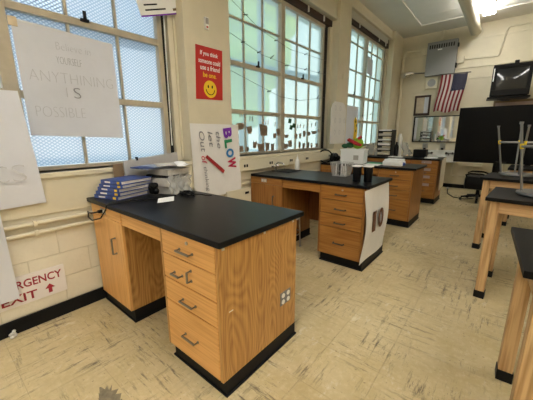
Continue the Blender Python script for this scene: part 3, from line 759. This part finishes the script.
table((2.483, 2.316, 0), -.075, 'middle oak table carrying an upturned stool')
table((2.365, 3.66, 0), -.13, 'third oak table carrying an upturned stool further back')
table((2.62, 5.05, 0), -.06, 'farthest oak table in front of the black display')
stool('upturned_stool', 'grey stool upside down on the middle table', (2.85, 2.66, .9005), 0.02, True, 'dull_steel', 'dull_steel', .60, .14, .22, True, group='upturned stools')
stool('upturned_stool', 'grey stool upside down on the third table', (2.70, 4.08, .9005), .1, True, 'dull_steel', 'dull_steel', .60, .15, .25, True, group='upturned stools')
# ------------------------------------------------------------------ black display and chair
ds = thing('display_screen', 'large black flat display on stand before back wall', 'display', (2.65, 6.33, 0), 0)
part('bezel', MB().box(1.765, 3.56, 6.30, 6.37, .86, 1.895, .008), 'black_screen', ds)
part('screen', MB().box(1.79, 3.535, 6.2985, 6.3005, .925, 1.872), 'black_screen', ds)
part('logo', MB().box(2.44, 2.60, 6.2975, 6.2998, .888, .894), 'dark_metal', ds)
for x in (2.5, 2.9):
    part('upright', MB().box(x-.04, x+.04, 6.38, 6.44, .10, 1.7, .005), 'black_plastic', ds)
    part('foot', MB().box(x-.04, x+.04, 6.12, 6.50, .06, .12, .006), 'black_plastic', ds)
    for y in (6.16, 6.46): part('caster', MB().cyl((x-.02, y, .03), .03, .04, 'x', 14), 'black_rubber', ds, smooth=True)
part('crossbar', MB().box(2.5, 2.9, 6.375, 6.40, 1.2, 1.3), 'black_plastic', ds)
oc = thing('office_chair', 'black swivel chair on casters under the black display', 'chair', (2.22, 6.92, 0))
part('seat', MB().box(1.97, 2.44, 6.70, 7.15, .26, .54, .06), 'black_plastic', oc, smooth=True)
part('backrest', MB().box(2.40, 2.48, 6.72, 7.13, .50, .98, .035), 'black_plastic', oc, smooth=True)
part('column', MB().cyl((2.22, 6.92, .10), .035, .28), 'black_plastic', oc, smooth=True)
for s in (6.68, 7.17):
    part('armrest', MB().tube([(2.02, s, .50), (1.99, s, .57), (2.06, s, .60), (2.26, s, .60), (2.34, s, .57), (2.34, s, .50)], .018, 8), 'black_plastic', oc, smooth=True)
for k in range(5):
    a = 3.5+k*2*math.pi/5; ex, ey = 2.22+.30*math.cos(a), 6.92+.30*math.sin(a)
    lg = part('base_arm', MB().tube([(2.22, 6.92, .12), (ex, ey, .075)], [.03, .02], 8), 'black_plastic', oc, smooth=True)
    part('caster', MB().cyl((ex-.022, ey, .032), .032, .044, 'x', 14), 'black_rubber', lg, smooth=True)
solo('floor_cable', MB().tube([(1.52, 8.2, .012), (1.55, 7.9, .012), (1.62, 7.4, .012), (1.78, 7.0, .012), (2.0, 6.9, .012), (2.15, 7.1, .012)], .01, 8), 'black_plastic', 'black cable curving across the far floor', 'cable', smooth=True)
solo('floor_plug', MB().box(1.49, 1.55, 8.12, 8.20, .0, .04, .01), 'white_plastic', 'white plug lying on floor by back wall', 'plug')
solo('paper_scrap', rags((.035, -.36, .01), .018, 8, .014), 'dust_white', 'crumpled white scrap on floor below the exit sign', 'scrap', smooth=True)
solo('floor_patch', MB().prism([((.10+.025*math.sin(q*2.7)+.015*math.sin(q*5.1))*math.cos(q*math.pi/14)+.07, (.045+.015*math.sin(q*3.3))*math.sin(q*math.pi/14)+.03) for q in range(28)], (1.00, -.17, 0), (1, 0, 0), (0, 1, 0), .0012), 'dark_stain', 'dark worn patch on the near floor', 'stain')
# ------------------------------------------------------------------ window wall fittings
race = thing('wall_raceway', 'cream metal raceway with outlets under the middle window', 'raceway', (.02, 3.5, .955))
part('channel', MB().box(-.015, .045, 1.955, 7.6, .955, 1.095, .004), 'ivory_plastic', race)
for k, y in enumerate((2.05, 2.56, 3.05, 3.51, 4.3)):
    pl = part('outlet_plate', MB().box(.045, .050, y-.075, y+.075, .965, 1.085, .002), 'ivory_plastic', race)
    for s in (-.022, .022): part('socket', MB().box(.050, .054, y+s-.014, y+s+.014, 1.005, 1.04, .002), 'black_plastic', pl)
for z_, lab in ((.785, 'upper cream conduit pipe along the window wall dado'), (.715, 'lower cream conduit pipe along the window wall dado')):
    t = thing('conduit', lab, 'pipe', (.0, 0, z_-.02))
    part('pipe', MB().tube([(.0, YF+.1, z_), (.0, 1.9, z_), (.0, YB-.05, z_)], .016, 10), 'trim_paint', t, smooth=True)
    for y in (-.12, 1.2, 2.0, 3.4):
        part('strap', MB().box(-.018, .018, y-.012, y+.012, z_-.02, z_+.02, .003), 'trim_paint', t)
hb = thing('wall_box', 'cream metal box with black slot below the raceway', 'box', (.03, 2.0, .5))
part('body', MB().box(-.018, .045, 1.72, 2.135, .50, .735, .006), 'ivory_plastic', hb); part('slot', MB().box(.045, .05, 2.03, 2.10, .66, .69, .003), 'black_plastic', hb)
# red sign
rs = thing('red_poster', 'small red poster with yellow smiling face on pillar', 'poster', (.003, 1.56, 1.775))
part('sheet', MB().prism([(1.372, 1.772), (1.738, 1.785), (1.757, 2.302), (1.398, 2.298)], (.002, 0, 0), (0, 1, 0), (0, 0, 1), .003), 'red_sign', rs)
Y, Z = (0, 1, 0), (0, 0, 1)
for s, y0, z0, wd, h, m_ in (('If you think', 1.45, 2.20, .24, .055, 'paper_white'), ('someone could', 1.425, 2.135, .295, .048, 'paper_white'), ('use a friend', 1.445, 2.07, .265, .05, 'paper_white'), ('be one.', 1.475, 2.00, .18, .05, 'yellow')):
    text_part('lettering', s, (.0052, y0, z0), Y, Z, wd, h, m_, rs, off=.015, shear=.1)
cy, cz = 1.565, 1.885
sm = part('smiling_face', MB().prism([(cy+.088*math.cos(a*math.pi/16), cz+.088*math.sin(a*math.pi/16)) for a in range(32)], (.0052, 0, 0), Y, Z, .001), 'yellow', rs, 'yellow smiling face')
for s in (-.027, .027): part('eye', MB().prism([(cy+s+.009*math.cos(a*.5236), cz+.025+.016*math.sin(a*.5236)) for a in range(12)], (.0063, 0, 0), Y, Z, .001), 'ink', sm)
arc = [(cy+.056*math.cos(math.pi+a*math.pi/10), cz-.005+.052*math.sin(math.pi+a*math.pi/10)) for a in range(11)]
part('mouth', MB().tube([(.0065, a, b_) for a, b_ in arc], .0045, 6), 'ink', sm)
# small white sensor above it
ws = thing('wall_sensor', 'small white wall device above the red poster', 'sensor', (.01, 1.545, 2.46))
part('body', MB().box(0, .025, 1.522, 1.57, 2.462, 2.575, .005), 'white_plastic', ws); part('face', MB().box(.025, .027, 1.528, 1.564, 2.51, 2.566), 'grey_folder', ws)
part('red_dot', MB().box(.025, .027, 1.535, 1.557, 2.475, 2.49), 'red_sign', ws)
# BLOW poster
bp_ = thing('hand_lettered_poster', 'white poster with colourful BLOW lettering taped to pillar', 'poster', (.02, 1.62, .74))
def pfn(a, c):
    y = 1.258+a*.70+.015*c; z = 1.522-c*(.80-.0*a)-.02*math.sin(a*3.1)*c+.02*c*a; x = .022+.02*max(0, a-.8)*c*3+.006*math.sin(a*5+c*4)*c
    return (x, y, z)
part('sheet', MB().sheet(pfn, 14, 14, .001), 'banner_paper', bp_, smooth=True)
dn = (0, .12, -1); rg = (0, 1, .12)
for ch, z0, h_, y0, wd, m_ in (('B', 1.475, .115, 1.70, .13, 'purple'), ('L', 1.345, .095, 1.715, .12, 'green_paper'), ('O', 1.24, .105, 1.735, .12, 'blue_paper'), ('W', 1.13, .13, 1.755, .13, 'pink_red')):
    text_part('letter', ch, (.0315, y0, z0), dn, rg, h_, wd, m_, bp_, t=.002, off=.045)
text_part('handwriting', 'the', (.0315, 1.59, 1.44), dn, rg, .19, .06, 'pencil_dark', bp_, shear=.2)
text_part('handwriting', 'let', (.0315, 1.475, 1.44), dn, rg, .17, .065, 'pencil_dark', bp_, shear=.2)
text_part('handwriting', 'Out', (.0315, 1.355, 1.44), dn, rg, .22, .07, 'pencil_dark', bp_, shear=.2)
text_part('handwriting', 'of', (.0315, 1.375, 1.18), dn, rg, .09, .065, 'pink_red', bp_, shear=.2)
text_part('handwriting', 'thinking', (.0315, 1.385, 1.06), dn, rg, .28, .06, 'pencil_dark', bp_, shear=.2)
part('red_stroke', MB().prism([(1.43, 1.165), (1.455, 1.19), (1.705, 1.0), (1.68, .965)], (.0315, 0, 0), Y, Z, .003), 'dark_red', bp_)
# left hand-lettered sheet on the window
s1 = thing('lettered_sheet', 'large white sheet with pencilled YOURSELF hung over nearest window', 'poster', (-.165, .32, 1.40))
def s1f(a, c): return (-.168+.006*math.sin(a*6+c*2)-.02*(c > 1), -.015+a*.668, 2.192-.025*a-c*.785)
part('sheet', MB().sheet(s1f, 12, 12, .001), 'paper', s1, smooth=True)
part('tape', MB().box(-.168, -.158, -.03, .02, 2.14, 2.20, .002), 'tape', s1)
for s, y0, z0, wd, h in (('Believe in', .23, 2.04, .235, .05), ('YOURSELF', .22, 1.94, .17, .05), ('ANYTHINING', .035, 1.80, .58, .075), ('I', .255, 1.70, .005, .07), ('S', .305, 1.695, .05, .08), ('POSSIBLE', .04, 1.545, .33, .075)):
    text_part('pencil_lettering', s, (-.1612, y0, z0), Y, Z, wd, h, 'pencil_dark' if s in ('YOURSELF', 'S') else 'pencil', s1, off=-.03 if len(s) > 1 else -.018)
# second sheet, left edge
def s2f(a, c):
    z = 1.70-c*.77; x = -.05+.06*min(1, (1.70-z)/.5)+.012*math.sin(a*5)
    return (x+.018, -.95+a*.88+.035*c, z-.02*(1-a)*1.0)
s2 = thing('lettered_sheet', 'white sheet with outlined letters ending in S at left edge', 'poster', (.0, -.5, .93))
part('sheet', MB().sheet(s2f, 12, 12, .001), 'paper', s2, smooth=True)
text_part('pencil_lettering', 'C', (.0345, -.285, 1.10), Y, Z, .07, .11, 'pencil', s2, off=-.02)
text_part('pencil_lettering', 'S', (.0345, -.195, 1.10), Y, Z, .075, .115, 'pencil', s2, off=-.02)
s3 = thing('blank_sheet', 'blank white sheet overlapping the emergency exit sign', 'poster', (.04, -.65, .25))
part('sheet', MB().sheet(lambda a, c: (.030+.012*math.sin(a*4+c*3)*c, -1.05+a*.755+.008*c,   .905-c*.625-.02*(1-a)*c), 12, 12, .001), 'paper', s3, smooth=True)
# emergency exit sign
ex = thing('exit_sign', 'white emergency exit sign with dark red lettering, low on wall', 'sign', (-.01, -.3, .2))
part('plate', MB().box(-.019, -.009, -.62, .008, .200, .420, .002), 'sign_white', ex)
text_part('lettering', 'EMERGENCY', (-.009, -.415, .325), Y, Z, .402, .062, 'sign_red', ex, off=.018)
text_part('lettering', 'EXIT', (-.009, -.385, .225), Y, Z, .205, .062, 'sign_red', ex, off=.018)
part('arrow', MB().prism([(-.112, .225), (-.088, .225), (-.088, .262), (-.068, .262), (-.10, .298), (-.132, .262), (-.112, .262)], (-.009, 0, 0), Y, Z, .0012), 'sign_red', ex)
# notice at the top of window 1
nt_ = thing('notice_sheet', 'tilted white notice taped by upper corner of nearest window', 'notice', (-.1, 1.1, 2.45))
o_, u_, v_ = Vector((-.10, .905, 2.425)), Vector((0, .946, .324)), Vector((0, -.3, .95))
part('sheet', MB().prism([(0, 0), (.46, 0), (.46, .34), (0, .34)], o_, u_, v_, .002), 'paper_white', nt_)
for k, (zz, wd) in enumerate(((.045, .22), (.085, .14), (.13, .25))):
    part('print_line', MB().prism([(.06, zz), (.06+wd, zz), (.06+wd, zz+.012), (.06, zz+.012)], o_+Vector((.0022, 0, 0)), u_, v_, .0006), 'ink', nt_)
part('blue_edge', MB().prism([(0, 0), (.44, 0), (.44, .012), (0, .012)], o_+Vector((.0022, 0, 0)), u_, v_, .0006), 'purple', nt_)
part('tape', MB().prism([(.36, .03), (.50, .035), (.50, .055), (.36, .05)], o_+Vector((.0025, 0, 0)), u_, v_, .002), 'brown_card', nt_)
solo('blind_cord', MB().tube([(-.14, 1.165, 3.3), (-.14, 1.15, 2.2), (-.14, 1.14, 1.3)], .006, 6), 'white_plastic', 'pale cord hanging beside the nearest window', 'cord', smooth=True)
# paper cutouts and strips on window 2
CUT = [(2.71, 1.47, .17, .14), (2.22, 1.51, .13, .08), (2.4, 1.47, .1, .09), (3.55, 1.38, .07, .08), (3.67, 1.39, .07, .08), (3.8, 1.42, .08, .09), (3.95, 1.42, .1, .06), (4.13, 1.44, .16, .05), (4.29, 1.47, .06, .04), (2.22, 1.22, .11, .07), (2.34, 1.21, .07, .05), (2.5, 1.27, .08, .08), (2.65, 1.23, .15, .1), (2.78, 1.23, .1, .11), (2.91, 1.22, .08, .09), (2.96, 1.39, .07, .07), (3.06, 1.45, .1, .1), (3.27, 1.38, .12, .05), (3.37, 1.26, .12, .09), (3.23, 1.22, .17, .08), (3.66, 1.23, .07, .1), (3.79, 1.22, .08, .09), (3.94, 1.22, .08, .09), (4.06, 1.21, .06, .07), (4.25, 1.21, .09, .06)]
STR = [(2.22, 1.66, .02, .06), (2.26, 1.67, .02, .06), (2.41, 1.62, .02, .06), (2.46, 1.62, .02, .06), (2.69, 1.59, .02, .07), (2.75, 1.58, .02, .07), (2.8, 1.58, .02, .07), (2.97, 1.56, .02, .06), (3.59, 1.54, .03, .06), (3.67, 1.55, .03, .06), (3.78, 1.55, .03, .06), (3.92, 1.58, .03, .06), (4.04, 1.57, .03, .06), (4.18, 1.59, .04, .06)]
for k, (y, z_, a, h) in enumerate(CUT):
    j = lambda: random.uniform(-.12, .12)
    a, h = a*1.1, h*1.15
    pol = [(y+a*(-.36+j()*.6), z_-h*.5), (y+a*(.36+j()*.6), z_-h*(.5+j())), (y+a*(.5+j()), z_+h*(.1+j())), (y+a*(.42+j()), z_+h*(.5+j())), (y-a*(.1+j()), z_+h*(.42+j())), (y-a*(.48+j()), z_+h*(.48+j()))]
    lab = 'largest brown pot-shaped paper cutout on the middle window' if k == 0 else 'small brown cutout %s, %s of the middle window mullion' % ('halfway up the pane' if z_ > 1.32 else 'just above the sill', 'left' if y < 3.13 else 'right')
    solo('paper_cutout', MB().prism(pol, (-.2, 0, 0), Y, Z, .002), 'brown_paper', lab, 'cutout', 'brown cutouts on the middle window')
for (y, z_, a, h) in STR:
    solo('paper_strip', MB().prism([(y-a*.5, z_-h*.5), (y+a*.3, z_-h*.5), (y+a*.6, z_+h*.5), (y-a*.1, z_+h*.5)], (-.2, 0, 0), Y, Z, .002), 'brown_paper', 'narrow dark paper strip above the cutouts, %s of middle window mullion' % ('left' if y < 3.13 else 'right'), 'paper strip', 'paper strips on the middle window')
for (y, z_) in ((3.36, 1.62), (3.48, 1.55), (3.40, 1.52)):
    solo('green_sticker', MB().prism([(y-.05, z_-.03), (y+.03, z_-.04), (y+.05, z_+.03), (y-.03, z_+.04)], (-.2, 0, 0), Y, Z, .002), 'plush_dark', 'small dark green cutout near the middle window mullion', 'cutout', 'green cutouts on the middle window')
# strings with clothes pegs across window 2
def string(name_label, pts, pegs):
    t = thing('peg_string', name_label, 'string', pts[0])
    part('cord', MB().tube(pts, .003, 5), 'dark_metal', t, smooth=True)
    for f in pegs:
        i = min(int(f*(len(pts)-1)), len(pts)-2); g = f*(len(pts)-1)-i
        p = Vector(pts[i]).lerp(Vector(pts[i+1]), g); q = random.uniform(-.04, .04)
        part('peg', MB().tube([(p.x, p.y-.03, p.z-.012+q*.3), (p.x, p.y+.04, p.z+.015+q)], [.009, .006], 6), 'dark_metal', t)
string('upper drooping peg string across the middle window', [(-.165, 2.0, 2.98), (-.165, 2.6, 2.76), (-.165, 3.3, 2.66), (-.165, 4.4, 2.70)], (.18, .5, .8))
string('middle drooping peg string across the middle window', [(-.165, 2.0, 2.60), (-.165, 2.64, 2.46), (-.165, 3.3, 2.43), (-.165, 4.42, 2.47)], (.14, .30, .44, .62, .8, .93))
string('lower drooping peg string across the middle window', [(-.165, 2.0, 2.18), (-.165, 3.05, 1.96), (-.165, 3.6, 1.95), (-.165, 4.42, 2.07)], (.25, .6, .9))
string('peg string across the far window', [(-.165, 5.15, 1.95), (-.165, 6.0, 1.82), (-.165, 7.4, 1.93)], (.2, .4, .6, .8))
# papers by window 3
ap = solo('arched_paper', MB().prism([(4.36, 1.23), (4.99, 1.23), (4.99, 1.86), (4.93, 1.96), (4.84, 2.0), (4.50, 2.0), (4.41, 1.95), (4.36, 1.86)], (.008, 0, 0), Y, Z, .004), 'banner_paper', 'arched cream paper with faint drawings on far pillar', 'poster')
for k in range(8):
    y, z_ = 4.50+.20*(k % 3), 1.40+.22*(k//3)
    text_part('pencil_drawing', 'o', (.0121, y, z_), Y, Z, .07, .09, 'pencil', ap, off=-.02)
fp = thing('drawing_sheet', 'white sheet with yellow cutout at far window', 'poster', (-.12, 5.6, 1.2))
part('sheet', MB().sheet(lambda a, c: (-.13+.01*math.sin(a*5), 5.24+.72*a+.05*c, 2.0-.82*c), 8, 8, .001), 'paper', fp, smooth=True)
part('yellow_cutout', MB().prism([(5.72, 1.30), (5.88, 1.28), (5.93, 1.45), (5.87, 1.72), (5.78, 1.78), (5.72, 1.70), (5.76, 1.5)], (-.119, 0, 0), Y, Z, .002), 'yellow', fp, 'yellow curved cutout with black dots')
for (y, z_) in ((5.80, 1.68), (5.86, 1.60), (5.83, 1.48)): part('dot', MB().prism([(y+.02*math.cos(a*.785), z_+.03*math.sin(a*.785)) for a in range(8)], (-.1168, 0, 0), Y, Z, .001), 'ink', fp)
solo('hanging_paper', MB().sheet(lambda a, c: (-.14+.01*math.sin(a*5), 6.30+.36*a+.03*c, 3.13-.36*c-.03*a), 6, 6, .001), 'paper', 'small white paper hanging high on far window', 'paper', smooth=True)
solo('wall_hook', MB().box(0, .02, 4.78, 4.82, 2.42, 2.52, .004), 'ivory_plastic', 'small cream hook plate on far pillar', 'hook')
solo('riser_pipe', MB().tube([(.07, 8.33, .95), (.07, 8.33, 3.35), (.08, 8.33, 3.5), (.15, 8.36, 3.58), (.45, 8.40, 3.56)], .035, 12), 'trim_paint', 'cream riser pipe in the far window corner', 'pipe', smooth=True)
# ------------------------------------------------------------------ back wall
yb = YB
bxp = thing('electrical_cabinet', 'grey wall-mounted electrical cabinet above the flag', 'cabinet', (.96, yb-.08, 2.88))
part('body', MB().box(.64, 1.30, yb-.16, yb-.002, 2.88, 3.68, .006), 'panel_grey', bxp)
for k in range(11): part('vent_slot', MB().box(.69+k*.052, .72+k*.052, yb-.163, yb-.159, 3.52, 3.61), 'ink', bxp)
part('name_plate', MB().box(.88, .98, yb-.164, yb-.159, 3.47, 3.50), 'paper_white', bxp)
part('hinge', MB().box(1.30, 1.325, yb-.15, yb-.05, 3.5, 3.58).box(1.30, 1.325, yb-.15, yb-.05, 3.02, 3.12), 'ink', bxp)
part('conduit', MB().cyl((.95, yb-.06, 3.68), .02, .27, n=10).box(.91, .99, yb-.1, yb-.01, 3.72, 3.78), 'trim_paint', bxp)
part('junction_box', MB().box(.50, .64, yb-.08, yb-.002, 3.42, 3.58, .005), 'trim_paint', bxp)
part('junction_box', MB().box(1.325, 1.46, yb-.06, yb-.002, 3.12, 3.26, .005), 'trim_paint', bxp)
fa = thing('horn_lamp', 'silver cone-shaped wall fitting beside the electrical cabinet', 'horn', (.3, yb-.1, 2.95))
part('arm', MB().tube([(.36, yb-.1, 3.0), (.63, yb-.06, 2.98)], .018, 10), 'pull_metal', fa, smooth=True)
part('cone', MB().tube([(.05, yb-.14, 2.955), (.10, yb-.13, 2.965), (.26, yb-.11, 2.99), (.37, yb-.1, 3.0)], [.05, .085, .08, .02], 18), 'chrome', fa, smooth=True)
sp = thing('wall_speaker', 'square cream wall speaker below the electrical cabinet', 'speaker', (.82, yb-.03, 2.58))
part('case', MB().box(.67, .95, yb-.07, yb-.002, 2.58, 2.85, .006), 'ivory_plastic', sp); part('grille', MB().cyl((.81, yb-.075, 2.715), .095, .008, 'y', 24), 'grey_board', sp, smooth=True)
# flag, hung vertically: stripes run down, canton top right
fg = thing('wall_flag', 'striped red and white flag with star canton hanging vertically', 'flag', (1.22, yb-.2, 1.97))
NX, NZ = 26, 30
def ff(i, j):
    a, c = i/NX, j/NZ
    return (1.04+.56*a-.085*c+.012*math.sin(c*5), yb-.20+.022*math.sin(a*17+c*1.5)*(.4+c)+.01*math.sin(c*7), 2.86-.02*a-.89*c+.025*math.sin(a*9)*c)
m = MB()
for i in range(NX):
    for j in range(NZ):
        mid_c = j/NZ < .42 and i >= 12
        m.cur = 2 if mid_c else (i//2) % 2
        q = [ff(i, j), ff(i+1, j), ff(i+1, j+1), ff(i, j+1)]
        m.add(q+[(x, y+.0015, z_) for x, y, z_ in q], [(0, 1, 2, 3), (7, 6, 5, 4)]+([(0, 4, 5, 1)] if j == 0 else [])+([(3, 2, 6, 7)] if j == NZ-1 else [])+([(0, 3, 7, 4)] if i == 0 else [])+([(1, 5, 6, 2)] if i == NX-1 else []))
part('cloth', m, ['flag_red', 'flag_white', 'flag_blue'], fg)
st = MB()
for r in range(9):
    for k in range(6 if r % 2 == 0 else 5):
        ci = 12.8+(k+(0 if r % 2 == 0 else .5))*2.4; cj = .9+r*1.32
        i0, j0 = int(ci), int(cj); p = Vector(ff(ci, cj))
        st.prism([((.0095 if q % 2 == 0 else .004)*math.cos(q*math.pi/5), (.0095 if q % 2 == 0 else .004)*math.sin(q*math.pi/5)) for q in range(10)], (p.x, p.y-.002, p.z), (1, 0, 0), (0, 0, 1), .001)
part('stars', st, 'flag_white', fg, kind='stuff')
part('rod', MB().tube([(1.0, yb-.20, 2.875), (1.66, yb-.20, 2.855)], .012, 8), 'dark_metal', fg, smooth=True)
part('rod_bracket', MB().box(1.55, 1.57, yb-.2, yb-.002, 2.85, 2.87), 'dark_metal', fg)
# framed map
pf = thing('framed_picture', 'dark framed map picture above the mirror', 'picture', (.62, yb-.02, 1.9))
fm = MB()
for (a, b_, c, d) in ((.44, .83, 2.37, 2.42), (.44, .83, 1.90, 1.96), (.44, .485, 1.96, 2.37), (.785, .83, 1.96, 2.37)): fm.box(a, b_, yb-.035, yb-.002, c, d, .003)
part('frame', fm, 'dark_wood', pf); part('map', MB().box(.485, .68, yb-.015, yb-.004, 1.96, 2.37), 'map_paper', pf); part('mount', MB().box(.68, .785, yb-.016, yb-.004, 1.96, 2.37), 'paper', pf)
mr = thing('wall_mirror', 'wide dark-framed mirror above the white sinks', 'mirror', (1.02, yb-.02, 1.19))
part('glass', MB().box(.50, 1.76, yb-.014, yb-.004, 1.21, 1.85), 'mirror', mr)
fm = MB()
for (a, b_, c, d) in ((.47, 1.79, 1.85, 1.875), (.47, 1.79, 1.185, 1.21), (.47, .50, 1.21, 1.85), (1.76, 1.79, 1.21, 1.85)): fm.box(a, b_, yb-.03, yb-.002, c, d, .003)
part('frame', fm, 'ink', mr)
for k, x in enumerate((.83, 1.25)):
    t = thing('soap_dispenser', ['left', 'right'][k]+' grey dispenser under the mirror', 'dispenser', (x, yb-.05, 1.0), group='dispensers under the mirror')
    part('case', MB().box(x-.06, x+.06, yb-.11, yb-.002, 1.01, 1.16, .01), 'steel', t); part('spout', MB().box(x-.03, x+.03, yb-.125, yb-.10, .995, 1.04, .004), 'black_plastic', t)
sn = thing('wash_sink', 'white ceramic double sink below the mirror', 'sink', (1.2, yb-.25, .62))
part('splash', MB().box(.70, 1.62, yb-.05, yb-.002, .80, .985, .006), 'sink_white', sn)
bs = MB().box(.70, 1.62, yb-.50, yb-.05, .70, .74, .01).box(.70, 1.62, yb-.52, yb-.48, .70, .84, .01).box(.68, .72, yb-.5, yb-.05, .70, .84, .01).box(1.60, 1.64, yb-.5, yb-.05, .70, .84, .01)
part('basin', bs, 'sink_white', sn)
for x in (.95, 1.43):
    tp = part('tap', MB().cyl((x-.07, yb-.12, .90), .022, .07, 'y').cyl((x+.07, yb-.12, .90), .022, .07, 'y').tube([(x-.07, yb-.09, .90), (x+.07, yb-.09, .90)], .016, 8).tube([(x, yb-.09, .90), (x, yb-.2, .90), (x, yb-.24, .87)], .014, 8).ball((x-.07, yb-.13, .91), .03).ball((x+.07, yb-.13, .91), .03), 'dark_metal', sn, 'dark tap pair', True)
part('drain', MB().tube([(1.2, yb-.25, .70), (1.2, yb-.25, .45), (1.2, yb-.05, .42)], .03, 10).tube([(1.55, yb-.25, .70), (1.55, yb-.25, .35), (1.6, yb-.06, .33)], .025, 10), 'pipe_paint', sn, smooth=True)
wp = thing('wall_panelling', 'cream panelled recess under the sink', 'panelling', (1.75, yb-.02, .1))
part('shelf', MB().box(1.66, 2.15, yb-.10, yb-.002, .60, .68, .006), 'trim_paint', wp)
part('board', MB().box(1.66, 1.86, yb-.03, yb-.002, .11, .60, .003).box(1.88, 2.12, yb-.03, yb-.002, .11, .60, .003), 'trim_paint', wp)
part('pipe', MB().tube([(1.87, yb-.05, .12), (1.87, yb-.05, .60)], .016, 8).tube([(1.67, yb-.05, .33), (2.05, yb-.05, .36)], .014, 8), 'pipe_paint', wp, smooth=True)
# wall raceways on the back wall
rw = thing('wall_conduit', 'thin cream conduits running along the back wall', 'conduit', (2.0, yb-.01, 2.6))
part('run', MB().tube([(1.46, yb-.015, 3.20), (2.12, yb-.015, 3.17), (2.14, yb-.015, 3.2), (2.22, yb-.015, 3.72), (2.26, yb-.015, 3.76), (XR-.1, yb-.015, 3.72)], .016, 8), 'trim_paint', rw, smooth=True)
part('run', MB().tube([(1.33, yb-.015, 3.00), (XR-.2, yb-.015, 2.95)], .012, 8).tube([(1.6, yb-.012, 2.74), (XR-.2, yb-.012, 2.70)], .010, 8), 'trim_paint', rw, smooth=True)
part('run', MB().tube([(.05, yb-.015, 3.52), (.5, yb-.015, 3.50)], .016, 8).tube([(.05, yb-.015, 3.43), (.5, yb-.015, 3.42)], .012, 8), 'trim_paint', rw, smooth=True)
# TV
TX, TY = 2.44, 7.72
tv = thing('tube_television', 'black tube television mounted high in the far corner', 'television', (TX, TY, 2.2), .08, local=True)
part('case', MB().box(-.325, .325, -.06, .12, 0, .63, .015).prism([(-.28, .04), (.28, .04), (.2, .52), (-.2, .52)], (0, .12, .03), (1, 0, 0), (0, 0, 1), -.34), 'black_plastic', tv)
fr = MB()
for (a, b_, c, d) in ((-.325, .325, .565, .63), (-.325, .325, 0, .12), (-.325, -.25, .12, .565), (.265, .325, .12, .565)): fr.box(a, b_, -.085, -.06, c, d, .008)
part('bezel', fr, 'black_plastic', tv)
part('tube_screen', MB().sheet(lambda a, c: (-.25+.515*a, -.064-.018*math.sin(math.pi*a)*math.sin(math.pi*c), .12+.445*c), 14, 12, .002), 'dark_glass', tv, 'curved dark glass tube screen', True)
part('sensor', MB().box(.02, .09, -.02, .05, .63, .70, .004), 'black_plastic', tv)
part('side_strip', MB().box(-.315, -.295, -.0875, -.084, .30, .56), 'paper_white', tv)
part('wall_mount', MB().box(-.36, .36, -.02, .45, -.05, -.012, .004).box(-.08, .08, .40, .80, -.05, .3, .004), 'black_plastic', tv)
bd = thing('wall_board', 'pinkish framed board on back wall behind the display', 'board', (3.4, yb-.03, 1.0))
part('face', MB().box(2.22, 4.6, yb-.03, yb-.006, 1.0, 2.12), 'pinkish', bd)
fm = MB()
for (a, b_, c, d) in ((2.18, 4.64, 2.12, 2.17), (2.18, 4.64, .95, 1.0), (2.18, 2.22, 1.0, 2.12), (4.6, 4.64, 1.0, 2.12)): fm.box(a, b_, yb-.045, yb-.002, c, d, .004)
part('frame', fm, 'brown_card', bd)
